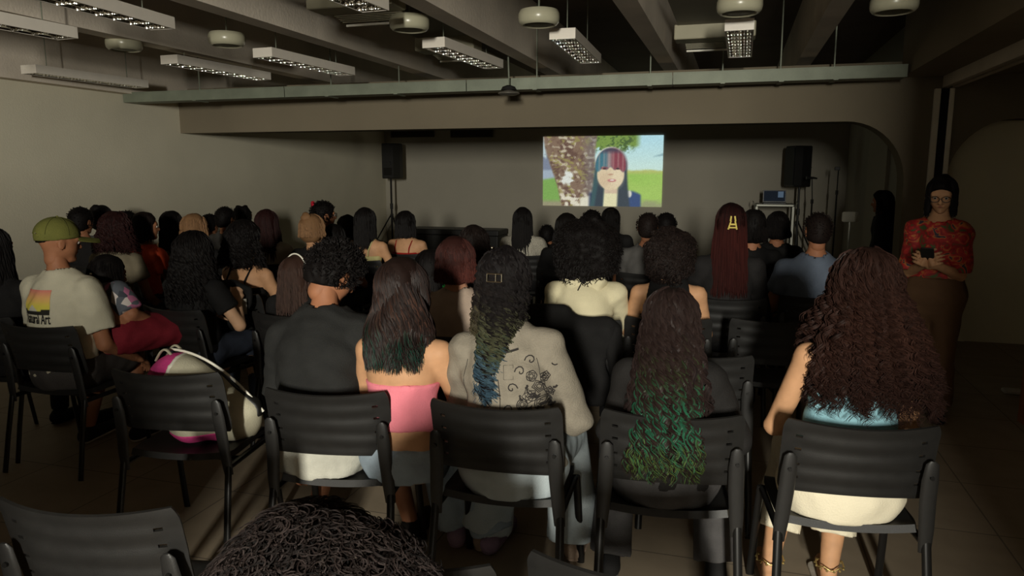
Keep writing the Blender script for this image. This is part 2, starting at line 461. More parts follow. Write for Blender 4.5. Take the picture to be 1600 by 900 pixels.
# ------------------------------------------------------------------ ceiling lamps: white housing, two mirror channels, cross blades
M_lampw = mat('lamp_white', rgb(228, 220, 208), 0.45, 0, 0.03, 10)
M_chrome = mat('lamp_mirror', (0.9, 0.89, 0.86), 0.09, 1.0, 0.02, 20, 0.06, 60)
M_tube = mat('lamp_tube', rgb(225, 225, 220), 0.3, 0, 0.02, 20)
def make_lamp(L=1.25, W=.19, Hh=.075, nb=9):
    r = empty('ceiling_lamp')
    hw = W / 2
    MB().box((-hw, 0, .068), (hw, L, Hh)).box((-hw, 0, 0), (-hw + .008, L, .068)).box((hw - .008, 0, 0), (hw, L, .068)).box((-hw + .008, 0, 0), (hw - .008, .008, .068)).box((-hw + .008, L - .008, 0), (hw - .008, L, .068)).build('housing', M_lampw, r)
    mb = MB()
    for c in (-1, 1):
        cx = c * (hw - .008) / 2; half = (hw - .008) / 2 - .001
        prof = []
        for i in range(13):
            a = -1 + 2 * i / 12; prof.append((cx + a * half, .004 + .058 * (1 - abs(a) ** 2.6)))
        V = []; Q = []
        for y in (.009, L - .009):
            V += [(x, y, z) for x, z in prof]
        n = len(prof)
        for i in range(n - 1): Q.append([i, i + 1, n + i + 1, n + i])
        mb.add(V, Q)
    o = mb.build('reflector', M_chrome, r); auto_smooth(o, 60)
    for c in (-1, 1):
        cx = c * (hw - .008) / 2
        MB().tube([(cx, .02, .042), (cx, L - .02, .042)], .013, 10).build('fluorescent_tube', M_tube, r)
    # curved wedge blade, wide at the top
    bl = MB(); rings = []
    for i in range(41):
        x = (-hw + .01) + (2 * hw - .02) * i / 40; rp = .0058 * math.sin(2 * math.pi * x / .043)
        pr = [(.001 + .040 * j / 6, .0015 + .016 * (j / 6) ** 1.8) for j in range(7)]
        rings.append(np.array([(x, rp - w, z) for z, w in pr] + [(x, rp + w, z) for z, w in reversed(pr)]))
    bl.loft(rings)
    me = bl.mesh('blade', True); me.set_sharp_from_angle(angle=math.radians(70)); me.materials.append(M_chrome)
    for i in range(nb):
        b = link('louvre_blade', me, None, r); b.location = (0, .055 + (L - .11) * i / (nb - 1), 0)
    MB().box((-.003, .01, .001), (.003, L - .01, .03)).build('centre_divider', M_chrome, r)
    for y in (.18, L - .18):
        MB().tube([(0, y, Hh), (0, y, Hh + .55)], .004, 6).build('hanger_rod', M_galv, r)
    return r
lamp0 = make_lamp()
def lamp_at(px0, py0, px1, py1, z, label, first=False, far=False):
    a = at_z(px0, py0, z); b = at_z(px1, py1, z)
    o = lamp0 if first else copy_tree(lamp0)
    mid = (a + b) / 2
    if far: mid = b - np.array([0, .625, 0])
    ang = math.atan2(b[1] - a[1], b[0] - a[0]) - math.pi / 2
    ang = max(-.06, min(.06, ang))
    o.rotation_euler = (0, 0, ang); o.location = (mid[0] + .625 * math.sin(ang), mid[1] - .625 * math.cos(ang), z)
    tag(o, label, 'ceiling lamp', 'louvred ceiling lamps'); return o
lamp_at(1155, 47, 1156, 90, 2.56, 'white louvred ceiling lamp seen end-on at the right, below a drum', True)
lamp_at(882, 64, 920, 97, 2.56, 'slanted white louvred ceiling lamp just below the top-centre drum')
lamp_at(684, 80, 768, 103, 2.56, 'white louvred ceiling lamp in the middle, left of the hanging dark disc')
lamp_at(420, 92, 535, 116, 2.55, 'white louvred ceiling lamp whose right end nearly touches the cable tray')
lamp_at(275, 103, 405, 123, 2.55, 'white louvred ceiling lamp between the wall-side lamp and the tray-touching lamp')
lamp_at(55, 117, 215, 136, 2.49, 'white louvred ceiling lamp closest to the left wall')
lamp_at(110, 4, 262, 46, 2.55, 'large white louvred ceiling lamp cut by the top edge, upper left', far=True)
lamp_at(-15, 47, 100, 62, 2.52, 'white louvred ceiling lamp cut by the left edge of the picture', far=True)
lamp_at(505, -4, 578, 19, 2.58, 'white louvred ceiling lamp at the top edge under the air outlet', far=True)

# round white drums hung between the beams
M_drum = mat('drum_white', rgb(176, 172, 148), 0.28, 0, 0.03, 12)
M_drumb = mat('drum_under', rgb(120, 118, 96), 0.5, 0, 0.08, 40)
def make_drum():
    r = empty('ceiling_drum')
    auto_smooth(MB().lathe([(0, .105), (.10, .105), (.128, .098), (.14, .075), (.141, .045), (.136, .02), (.122, .004), (.112, .0), (.105, .006), (.1, .014), (0, .014)], 40).build('shell', M_drum, r), 35)
    auto_smooth(MB().lathe([(0, .006), (.085, .006), (.098, .012), (.098, .016), (0, .016)], 32).build('grille_plate', M_drumb, r), 35)
    MB().tube([(0, 0, .1), (0, 0, .6)], .006, 6).build('hanger_rod', M_galv, r)
    return r
drum0 = make_drum()
for i, (px, py, z, lab) in enumerate([(355, 72, 2.60, 'white round ceiling drum above the lamp second from the left wall'), (195, 79, 2.60, 'white round ceiling drum half hidden behind a beam, farthest left'),
        (640, 48, 2.60, 'white round ceiling drum beside an air outlet, left of centre'), (842, 40, 2.60, 'white round ceiling drum at top centre above a slanted lamp'),
        (1155, 22, 2.60, 'white round ceiling drum directly above the end-on lamp'), (1396, 20, 2.60, 'white round ceiling drum farthest right near the wide beam')]):
    o = drum0 if i == 0 else copy_tree(drum0)
    o.location = tuple(at_z(px, py, z)); tag(o, lab, 'ceiling drum', 'round white ceiling drums')

# air outlets under the slab
M_duct = mat('duct_white', rgb(170, 164, 140), 0.6, 0, 0.04, 6)
def air_outlet(px0, px1, py0, py1, Y, label, depth=1.5):
    a = at_y(px0, py1, Y); b = at_y(px1, py0, Y)
    w = b[0] - a[0]; h = min(b[2], ZC - .01) - a[2]
    r = empty('air_outlet', (a[0], Y, a[2])); tag(r, label, 'air outlet', 'white air outlets under the slab')
    MB().rbox((0, 0, 0), (w, .22, h), .012, axis=1).build('outlet_box', M_duct, r)
    MB().box((.03, -depth, h * .92), (w - .05, -.001, h + .02 if False else min(h * .98 + .0, h))).build('duct', mat('duct_grey', rgb(120, 114, 100), .6, .1, .05, 6), r)
    for i in range(5):
        y = .23 + i * .03
        MB().box((.08, y, -.006 - .005 * i), (w - .04, y + .018, -.002 - .005 * i)).build('slat', M_duct, r)
    MB().box((.08, .40, -.045), (w - .04, .415, -.03)).build('front_lip', M_alu, r)
    return r
air_outlet(1053, 1182, 31, 62, 6.6, 'white boxy air outlet behind the end-on lamp')
air_outlet(648, 740, 53, 80, 6.3, 'white boxy air outlet beside the round drum left of centre', .9)
air_outlet(478, 612, -14, 15, 4.6, 'white boxy air outlet cut by the top edge above a lamp', .9)

# ------------------------------------------------------------------ front wall: projected picture, grilles
def projection():
    a = at_y(848, 321, YW - .02); b = at_y(1037, 211, YW - .02)
    nx, nz = 260, 150
    U, Vv = np.meshgrid(np.linspace(0, 1, nx), np.linspace(0, 1, nz)); u = U.ravel(); v = 1 - Vv.ravel()
    g = np.random.RandomState(4)
    def nz2(f, seed, oct=3):
        r = np.random.RandomState(seed); t = 0
        for o in range(oct):
            for _ in range(3):
                k = r.normal(size=2) * f * (2 ** o); t = t + np.sin(k[0] * u * 1.7 + k[1] * v + r.rand() * 6.3 + 1.3 * np.sin(k[1] * u - k[0] * v)) / (1.6 ** o)
        return t / 4.5
    C = np.zeros((len(u), 3))
    def put(m, c):
        m = np.clip(m, 0, 1)[:, None]; C[:] = C * (1 - m) + np.array(c) / 255. * m
    def soft(x, w=.012): return np.clip(.5 + x / w, 0, 1)
    def ellm(cu, cv, ru, rv, w=.12): return soft(1 - np.sqrt(((u - cu) / ru) ** 2 + ((v - cv) / rv) ** 2), w)
    put(np.ones(len(u)), (182, 228, 238)); put(soft(v - .25, .4), (205, 236, 226))
    put(soft(u - .92, .02) * soft(.30 - v + (u - .92) * -.2, .02) * soft(v - .25 - (1 - u) * .6, .03), (140, 176, 182))
    put(soft(v - .49 + .03 * nz2(9, 3), .03), (182, 190, 105)); put(soft(v - .53, .05), (150, 196, 84)); put(soft(v - .6 + .1 * nz2(12, 5), .2) * .5, (176, 206, 104)); put(soft(v - .93 + .05 * nz2(10, 6), .08), (150, 158, 110))
    L = u < .3
    put(soft(.3 - u, .05), (186, 205, 208)); put(soft(.3 - u, .05) * soft(v - .3 + .05 * nz2(20, 8), .06), (120, 130, 150)); put(soft(.3 - u, .05) * soft(v - .48, .03), (160, 176, 190))
    put(soft(.3 - u, .05) * soft(v - .62 + .25 * u, .04), (120, 168, 78)); put(soft(.3 - u, .05) * soft(v - .93, .06), (150, 145, 112))
    put(soft(.19 - v + .06 * nz2(25, 9) - .25 * np.clip(u - .66, 0, 1), .05) * soft(u - .42, .03) * soft(.80 - u, .05), (118, 150, 66))
    put(soft(nz2(40, 10) - .15, .3) * soft(.22 - v, .08) * soft(u - .44, .03) * soft(.76 - u, .05), (70, 96, 50))
    lb = np.interp(v, [0, .25, .5, .75, 1], [.0, .03, .085, .135, .165]); rb = np.interp(v, [0, .3, .6, 1], [.455, .44, .46, .40])
    tr = soft(u - lb, .02) * soft(rb - u, .02)
    put(tr, (128, 104, 84)); n1 = nz2(26, 11); n2 = nz2(44, 12, 2)
    put(tr * soft(n1 - .1, .5), (98, 72, 60)); put(tr * soft(n2 - .30, .35), (196, 184, 156)); put(tr * soft(nz2(22, 14) - .3, .25) * .8, (150, 140, 78)); put(tr * soft(u - .36, .08) * .5, (112, 108, 112))
    put(tr * soft(.045 - np.hypot(u - .21, (v - .6) * .6) + .05 * n2, .03), (226, 230, 220)); put(tr * soft(v - .82, .1) * soft(n2, .3), (226, 220, 196))
    put(ellm(.575, .40, .128, .245, .1), (218, 208, 196)); put(ellm(.575, .42, .125, .245, .1), (52, 66, 80))
    put(ellm(.60, .42, .11, .235, .3) * soft(u - .585, .06), (104, 62, 72))
    put(soft(v - .84 - .5 * np.abs(u - .42), .03) * soft(u - .32, .02) * soft(.50 - u, .02), (228, 224, 200)); put(soft(v - .80, .05) * soft(u - .40, .03) * soft(.52 - u, .02), (44, 54, 86))
    put(soft(v - .78 - 1.2 * np.clip(u - .76, 0, 1) ** 1.2, .04) * soft(u - .69, .02) * soft(.83 - u, .02), (52, 74, 118)); put(ellm(.735, .82, .02, .05, .5), (222, 222, 206))
    put(soft(v - .74, .04) * soft(u - .515 + .01 * (v - .7), .02) * soft(.655 - u, .02), (232, 226, 178)); put(soft(.815 - v, .02) * soft(v - .745, .02) * soft(u - .525, .02) * soft(.64 - u, .02), (214, 190, 160))
    ls = np.interp(v, [.35, .7, 1], [.455, .43, .405]); le = np.interp(v, [.35, .7, 1], [.53, .525, .515])
    put(soft(u - ls, .02) * soft(le - u, .02) * soft(v - .38, .05), (54, 84, 88)); put(soft(u - ls - .04, .02) * soft(le - u, .02) * soft(v - .38, .05) * .7, (44, 48, 60))
    rs = np.interp(v, [.35, .7, 1], [.655, .64, .635]); re = np.interp(v, [.35, .7, 1], [.705, .72, .74])
    put(soft(u - rs, .02) * soft(re - u, .02) * soft(v - .36, .05), (54, 64, 72))
    put(ellm(.577, .545, .113, .222, .1), (226, 206, 168)); put(ellm(.635, .58, .05, .14, .8) * .4, (240, 226, 190)); put(ellm(.525, .62, .05, .1, .8) * .4, (202, 172, 138))
    bang = soft(.455 - v - .02 * np.sin(u * 90) + .03 * (np.abs(u - .575) > .07), .03) * ellm(.577, .42, .125, .245, .1)
    put(bang, (58, 112, 128)); put(bang * soft(u - .545, .04), (150, 128, 128)); put(bang * soft(u - .585, .03), (132, 60, 72)); put(bang * soft(np.sin(u * 160) - .4, .6) * .35, (190, 160, 150)); put(bang * soft(.2 - v + .03, .06), (70, 62, 78))
    for cu in (.525, .635): put(ellm(cu, .455, .032, .022, .5) * .8, (136, 72, 78)); put(ellm(cu, .462, .014, .012, .5), (60, 44, 50))
    put(ellm(.577, .545, .022, .012, .7) * .7, (176, 128, 104)); put(ellm(.588, .63, .036, .022, .4), (196, 128, 122)); put(ellm(.59, .625, .018, .009, .4), (240, 226, 214))
    C = C * .88 + .07
    C = np.clip(C * (1 + .03 * g.normal(size=len(u)))[:, None], 0, 1)
    lc = np.where(C <= .04045, C / 12.92, ((C + .055) / 1.055) ** 2.4)
    V = np.stack([a[0] + u * (b[0] - a[0]), np.full(len(u), YW - .012), a[2] + (1 - v) * (b[2] - a[2])], 1)
    i = np.arange(nz - 1)[:, None] * nx + np.arange(nx - 1)[None]; i = i.ravel()
    Q = np.stack([i, i + 1, i + nx + 1, i + nx], 1)
    o = link('projected_video', mesh_np('projected_video', V, Q, cols=lc), attr_mat('projected_light', .9, .1, emit=0.95))
    tag(o, 'bright projected video of a woman with dyed fringe beside a tree trunk', 'projected video')
projection()
M_grille = mat('grille_dark', rgb(66, 58, 52), 0.7, 0, 0.1, 20)
for k, (x0, x1, lab) in enumerate([(612, 678, 'dark slatted wall grille above the left loudspeaker'), (705, 770, 'dark slatted wall grille between left loudspeaker and projected video')]):
    a = at_y(x0, 215, YW); b = at_y(x1, 192, YW)
    r = empty('wall_grille', (a[0], YW, a[2])); tag(r, lab, 'wall grille', 'dark slatted wall grilles')
    w = b[0] - a[0]; h = b[2] - a[2]
    MB().box((0, -.04, 0), (w, -.005, .02)).box((0, -.04, h - .02), (w, -.005, h)).box((0, -.04, .02), (.02, -.005, h - .02)).box((w - .02, -.04, .02), (w, -.005, h - .02)).box((.02, -.012, .02), (w - .02, -.005, h - .02)).build('frame', M_grille, r)
    for i in range(9):
        z = .035 + (h - .06) * i / 8
        MB().box((.02, -.035, z - .004), (w - .02, -.014, z + .004)).build('slat', M_grille, r)
# ------------------------------------------------------------------ stage equipment
M_black = mat('black_plastic', rgb(26, 25, 24), 0.5, 0, 0.1, 30, 0.05, 200)
M_blackm = mat('black_metal', rgb(24, 23, 22), 0.35, 0.3, 0.08, 20)
def speaker(loc, rz, label, standlabel, ztop):
    s = empty('loudspeaker', (loc[0], loc[1], ztop - .62), rz); tag(s, label, 'loudspeaker', 'loudspeakers on stands')
    prof = [(-.16, -.02), (.16, -.02), (.16, .1), (.11, .27), (-.11, .27), (-.16, .1)]
    bm = MB(); rings = []
    for z, k in ((0, .94), (.02, 1), (.60, 1), (.62, .94)): rings.append(np.array([(x * k, .15 + (y - .15) * k, z) for x, y in prof]))
    bm.loft(rings, flip=False).build('cabinet', M_black, s)
    MB().rbox((-.148, -.035, .03), (.148, -.021, .59), .01, axis=1).build('front_grille', mat('grille_black', rgb(18, 18, 18), .7, 0, .2, 300), s)
    MB().box((-.06, .271, .24), (.06, .285, .30)).box((-.06, .285, .29), (.06, .305, .3)).build('handle', M_black, s)
    MB().rbox((-.08, .271, .06), (.08, .279, .19), .01, axis=1).build('rear_panel', M_blackm, s)
    t = empty('speaker_stand', (loc[0], loc[1], 0), rz); tag(t, standlabel, 'speaker stand', 'tripod speaker stands')
    zt = ztop - .62
    MB().tube([(0, .15, .25), (0, .15, zt - .002)], .018, 10).build('pole', M_blackm, t)
    MB().tube([(0, .15, .95), (0, .15, 1.05)], .028, 10).build('collar', M_black, t)
    MB().tube([(0, .15, .8), (0, .15, .86)], .03, 10).build('hub', M_black, t)
    for k in range(3):
        a = 2 * math.pi * k / 3 + .5; d = np.array([math.cos(a), math.sin(a), 0]); c = np.array([0, .15, 0])
        MB().tube([c + d * .025 + (0, 0, .83), c + d * .5 + (0, 0, .012)], .012, 8).build('leg', M_blackm, t)
        MB().tube([c + (0, 0, .3) + d * .015, c + d * .27 + (0, 0, .4)], .008, 6).build('brace', M_blackm, t)
pl = at_y(619, 225, 12.45); pr = at_y(1238, 228, 12.2)
speaker((pl[0], 12.35), math.pi, 'black loudspeaker on a tall stand in the far left corner', 'black tripod stand under the left loudspeaker', float(pl[2]))
speaker((pr[0], 12.2), math.radians(-68), 'black loudspeaker turned sideways on stand right of the projected video', 'black tripod stand under the right loudspeaker', float(pr[2]))

# laptop cart
p = at_y(1210, 318, 12.0); zc = float(p[2])
M_grey = mat('cart_grey', rgb(150, 150, 140), .4, .4, .05, 10)
t = empty('equipment_cart', (p[0], 12.0, 0)); tag(t, 'grey metal equipment cart carrying the laptop in front of the screen wall', 'cart')
MB().rbox((-.28, -.22, zc - .04), (.28, .22, zc), .02).build('top_shelf', M_grey, t)
MB().rbox((-.28, -.22, .45), (.28, .22, .48), .02).build('lower_shelf', M_grey, t)
for sx in (-1, 1):
    for sy in (-1, 1):
        MB().box((sx * .26 - .015, sy * .2 - .015, .06), (sx * .26 + .015, sy * .2 + .015, zc - .04)).build('post', M_grey, t)
        MB().tube([(sx * .26 - .012, sy * .2, .03), (sx * .26 + .012, sy * .2, .03)], .03, 12).build('wheel', M_black, t)
    MB().tube([(sx * .29, -.2, zc - .05), (sx * .31, -.24, zc + .02), (sx * .31, .0, zc + .03)], .01, 6).build('handle', M_grey, t)
t = empty('laptop', (p[0], 12.0, zc)); tag(t, 'small open laptop with dim lit screen on the cart', 'laptop')
MB().rbox((-.17, -.12, 0), (.17, .11, .015), .01).build('keyboard_base', M_blackm, t)
s = MB().rbox((-.17, .10, .016), (.17, .115, .20), .008, axis=1).build('lid', M_blackm, t)
sc_ = mat('laptop_screen', rgb(20, 24, 30), .85, 0, .3, 8, spec=.05, emis=rgb(50, 58, 70), estr=.2)
MB().box((-.155, .096, .03), (.155, .0995, .19)).build('display', sc_, s)
MB().box((.05, .093, .09), (.13, .0955, .18)).build('window_icon', mat('laptop_window', rgb(60, 80, 110), .85, 0, .05, 8, spec=.05, emis=rgb(110, 130, 150), estr=.35), s)

def mic_stand(px, py, Y, label, boom):
    q = at_y(px, py, Y); z = float(q[2])
    t = empty('microphone_stand', (q[0], Y, 0)); tag(t, label, 'microphone stand', 'microphone stands')
    MB().tube([(0, 0, .02), (0, 0, z - .35)], .012, 8).build('lower_tube', M_blackm, t)
    MB().tube([(0, 0, z - .36), (0, 0, z - .30)], .02, 8).build('clutch', M_black, t)
    MB().tube([(0, 0, z - .3), (-.02 if boom else 0, -.01, z)], .008, 8).build('upper_tube', M_blackm, t)
    if boom:
        MB().tube([(-.10, -.03, z + .01), (-.0, -.01, z + .01), (.05, 0, z)], [.026, .016, .012], 10).build('microphone', M_black, t)
    else:
        MB().rbox((-.05, -.02, z - .02), (.02, .02, z + .03), .008).build('clip', M_black, t)
    for k in range(3):
        a = 2 * math.pi * k / 3 + .3
        MB().tube([(0, 0, .12), (.28 * math.cos(a), .28 * math.sin(a), .012)], .009, 6).build('leg', M_blackm, t)
mic_stand(1271, 279, 11.6, 'black microphone stand with microphone beside the right loudspeaker', True)
mic_stand(1310, 264, 11.4, 'tall bare black stand pole nearest the stage corner', False)
q = at_y(1328, 340, 9.6)
t = empty('music_stand', (q[0], 9.6, 0), .3); tag(t, 'thin grey stand with a small pale plate near the side wall', 'music stand')
MB().tube([(0, 0, .1), (0, 0, q[2] - .03)], .013, 8).build('pole', M_grey, t)
MB().rbox((-.10, -.02, q[2] - .05), (.10, .0, q[2] + .07), .02, axis=1).build('plate', mat('stand_plate', rgb(170, 165, 150), .5, 0, .05, 10), t)
for k in range(3):
    a = 2 * math.pi * k / 3; MB().tube([(0, 0, .15), (.22 * math.cos(a), .22 * math.sin(a), .012)], .009, 6).build('leg', M_grey, t)
# low black riser along the screen wall
a = at_y(640, 366, 12.4); b = at_y(782, 358, 12.4)
t = empty('flight_case', ((a[0] + b[0]) / 2, 12.5, 0)); tag(t, 'long low black case against the wall below the left grilles', 'case')
w = (b[0] - a[0]) / 2
MB().rbox((-w, -.25, .02), (w, .3, .5), .02).build('case_body', M_black, t)
MB().rbox((-w - .01, -.26, .5), (w + .01, .31, a[2] if a[2] > .55 else .6), .02).build('case_lid', M_black, t)
# piece of orange-brown wooden furniture cut by the right edge
q = at_z(1597, 664, 0.0)
M_wood = mat('orange_wood', rgb(150, 84, 40), .45, 0, .25, 3, .05, 40, stretch=(12, 12, 1))
t = empty('wooden_cabinet', (q[0], q[1], 0)); tag(t, 'orange-brown wooden cabinet side cut by the right picture edge', 'cabinet')
MB().rbox((0, 0, .0), (.03, .09, .5), .006).build('side_panel', M_wood, t)
MB().rbox((.6, 0, .0), (.63, .09, .5), .006).build('side_panel', M_wood, t)
MB().rbox((.03, .01, .1), (.6, .085, .13), .006).build('shelf', M_wood, t)
MB().rbox((-.0, 0, .5), (.63, .095, .525), .006).build('top_panel', M_wood, t)
MB().box((.03, .07, .0), (.6, .088, .5)).build('back_panel', M_wood, t)
q = at_z(1583, 614, 0.0)
o = auto_smooth(MB().rbox((-.07, -.05, 0), (.07, .05, .025), .02).build('paper_packet', mat('packet_white', rgb(200, 195, 185), .6, 0, .05, 10))); o.location = (q[0], q[1], 0.001)
tag(o, 'small white packet lying on the floor near the wooden cabinet', 'packet')

# ------------------------------------------------------------------ chairs
M_chair = mat('chair_plastic', rgb(31, 30, 29), 0.5, 0, 0.12, 25, 0.12, 400, 0.45)
M_ctube = mat('chair_tube', rgb(32, 31, 30), 0.3, 0.35, 0.08, 15)
M_cup = mat('chair_upright', rgb(35, 34, 33), 0.45, 0, 0.08, 25, .06, 300)
def shell_grid(fx, nu, nv, thick, holes=None):
    """grid surface fx(u,v)->xyz with thickness along its normal; cells for which holes(i,j) are left open"""
    P = np.array([[fx(i / nu, j / nv) for i in range(nu + 1)] for j in range(nv + 1)])
    du = np.gradient(P, axis=1); dv = np.gradient(P, axis=0); N = np.cross(du, dv); N /= np.linalg.norm(N, axis=2, keepdims=True)
    A = P - N * thick / 2; B = P + N * thick / 2; n = (nu + 1) * (nv + 1)
    V = np.concatenate([A.reshape(-1, 3), B.reshape(-1, 3)])
    solid = np.ones((nv, nu), bool)
    if holes:
        for j in range(nv):
            for i in range(nu): solid[j, i] = not holes(i, j)
    id_ = lambda i, j: j * (nu + 1) + i
    Q = []
    S = lambda i, j: 0 <= i < nu and 0 <= j < nv and solid[j, i]
    for j in range(nv):
        for i in range(nu):
            if not solid[j, i]: continue
            a, b, c, d = id_(i, j), id_(i + 1, j), id_(i + 1, j + 1), id_(i, j + 1)
            Q.append([d, c, b, a]); Q.append([a + n, b + n, c + n, d + n])
            if not S(i, j - 1): Q.append([a, b, b + n, a + n])
            if not S(i, j + 1): Q.append([c, d, d + n, c + n])
            if not S(i - 1, j): Q.append([d, a, a + n, d + n])
            if not S(i + 1, j): Q.append([b, c, c + n, b + n])
    return V, Q
def make_chair():
    r = empty('plastic_chair')
    def back(u, v):
        x = (u * 2 - 1); k = 1 - .05 * max(0, (v - .86) / .14) ** 2 - .05 * max(0, (.12 - v) / .12) ** 2
        rib = .0024 * math.cos(2 * math.pi * (4 * v + .5)) if .06 < v < .94 else 0
        rib *= max(0, min(1, (.84 - abs(x)) * 8))
        return (x * .238 * k, -.222 - .065 * v - .03 * max(0, v - .8) + .052 * x * x + rib, .565 + .25 * v - .012 * x * x * (1 if v < .5 else 0) + .010 * x * x * v)
    hol = lambda i, j: (i in (4, 5) or i in (42, 43)) and j in (5, 10, 15, 20)
    V, Q = shell_grid(back, 48, 26, .009, hol)
    auto_smooth(link('backrest', mesh_np('backrest', V, Q), M_chair, r), 50)
    def seat(u, v):
        x = u * 2 - 1; y = -.205 + .42 * v
        z = .438 - .02 * math.exp(-((y + .05) / .16) ** 2) * (1 - x * x) + .008 * x * x - .035 * max(0, (v - .8) / .2) ** 2 + .012 * max(0, (.15 - v) / .15) ** 2
        k = 1 - .06 * max(0, (v - .8) / .2) ** 2 - .10 * max(0, (.2 - v) / .2) ** 2
        return (x * .222 * k, y, z)
    V, Q = shell_grid(seat, 24, 22, .026)
    auto_smooth(link('seat', mesh_np('seat', V, Q), M_chair, r), 50)
    for s in (-1, 1):
        auto_smooth(MB().tube([(s * .243, -.30, 0.0), (s * .238, -.262, .2), (s * .232, -.215, .42)], .0155, 10, .62, (0, 1, 0)).build('leg', M_ctube, r))
        auto_smooth(MB().tube([(s * .243, .235, 0.0), (s * .238, .20, .2), (s * .230, .165, .412)], .0155, 10, .62, (0, 1, 0)).build('leg', M_ctube, r))
        u = auto_smooth(MB().tube([(s * .230, -.212, .38), (s * .226, -.222, .46), (s * .219, -.231, .56), (s * .216, -.243, .64), (s * .215, -.254, .70), (s * .215, -.257, .712)], [.020, .024, .026, .026, .020, .008], 12, .36, (0, 1, 0)).build('upright', M_cup, r))
        auto_smooth(MB().tube([(s * .216, -.262, .655), (s * .216, -.25, .655)], .007, 8).build('bolt', M_ctube, u))
    auto_smooth(MB().tube([(-.23, -.10, .405), (.23, -.10, .405)], .012, 8).tube([(-.23, .16, .405), (.23, .16, .405)], .012, 8).tube([(-.228, -.21, .408), (-.226, .17, .402)], .013, 8).tube([(.228, -.21, .408), (.226, .17, .402)], .013, 8).build('seat_frame', M_ctube, r))
    return r
chair0 = make_chair(); _used = []
def chair(x, y, deg, label, group='black plastic chairs'):
    o = chair0 if not _used else copy_tree(chair0); _used.append(1)
    o.location = (x, y, 0); o.rotation_euler = (0, 0, math.radians(deg))
    tag(o, label, 'chair', group); return o
# ------------------------------------------------------------------ people
SK = dict(tan=skin('tan', 198, 150, 112), light=skin('light', 214, 170, 135), brown=skin('brown', 158, 106, 76), deep=skin('deep', 108, 70, 50), rosy=skin('rosy', 206, 150, 120))
M_eye = mat('eye_dark', rgb(30, 22, 18), .25, 0, .05, 50)
M_eyew = mat('eye_white', rgb(200, 192, 182), .3, 0, .02, 50)
M_lip = mat('lip', rgb(150, 84, 74), .5, 0, .05, 50)
M_hair = attr_mat('hair_strands', .65, .12); M_hairg = attr_mat('hair_glossy', .48, .13)
def F3(r, g, b): return np.array(rgb(r, g, b)) * .62
HC = dict(black=F3(24, 20, 19), dark=F3(38, 29, 26), brown=F3(66, 46, 38), darkred=F3(70, 30, 27), red=F3(96, 42, 34), blond=F3(160, 120, 84), grey=F3(78, 70, 68), auburn=F3(54, 29, 28))

def rot_axis(v, ax, ang):
    v = np.asarray(v, float); ax = nrm(ax); c, s = math.cos(ang), math.sin(ang)
    return v * c + np.cross(ax, v) * s + ax * (ax @ v) * (1 - c)

def head_mesh(C, Rh, hs, vs):
    r, f, u = Rh
    L = lambda x, y, z: C + (r * x + f * y + u * z) * hs
    F = Field(C - .19, C + .17, vs)
    F.ell(L(0, -.012, .026), np.array([.074, .093, .086]) * hs, Rh, .02)
    F.seg(L(0, .028, .0), L(0, .046, -.084), (.060 * hs, .056 * hs), (.034 * hs, .030 * hs), r, .03)
    F.ell(L(0, .02, -.03), np.array([.064, .065, .06]) * hs, Rh, .02)
    F.seg(L(-.04, .072, .022), L(.04, .072, .022), .016 * hs, .016 * hs, None, .015)
    F.seg(L(0, .084, .012), L(0, .100, -.026), .007 * hs, .013 * hs, r, .008)
    F.seg(L(-.014, .088, -.031), L(.014, .088, -.031), .008 * hs, .008 * hs, None, .006)
    F.seg(L(-.018, .078, -.055), L(.018, .078, -.055), .008 * hs, .008 * hs, None, .006)
    F.seg(L(0, .072, -.092), L(0, .068, -.09), .014 * hs, .014 * hs, None, .015)
    for s in (-1, 1):
        F.ell(L(s * .031, .092, .003), np.array([.017, .012, .010]) * hs, Rh, .008, sub=True)
        F.ell(L(s * .077, -.012, -.008), np.array([.010, .020, .032]) * hs, Rh, .006)
        F.ell(L(s * .087, -.006, -.006), np.array([.006, .010, .016]) * hs, Rh, .004, sub=True)
    F.seg(L(0, -.022, -.05), L(0, -.026, -.095), .050 * hs, .047 * hs, r, .03)
    return F.surface()

def uv_ball(c, r, R=None, n=8):
    mb = MB(); mb.lathe([(max(1e-4, r * math.sin(math.pi * i / n)), -r * math.cos(math.pi * i / n)) for i in range(n + 1)], 10, (0, 0, 0))
    V = np.concatenate(mb.V) + c
    return V, np.concatenate(mb.Q), np.concatenate(mb.T)

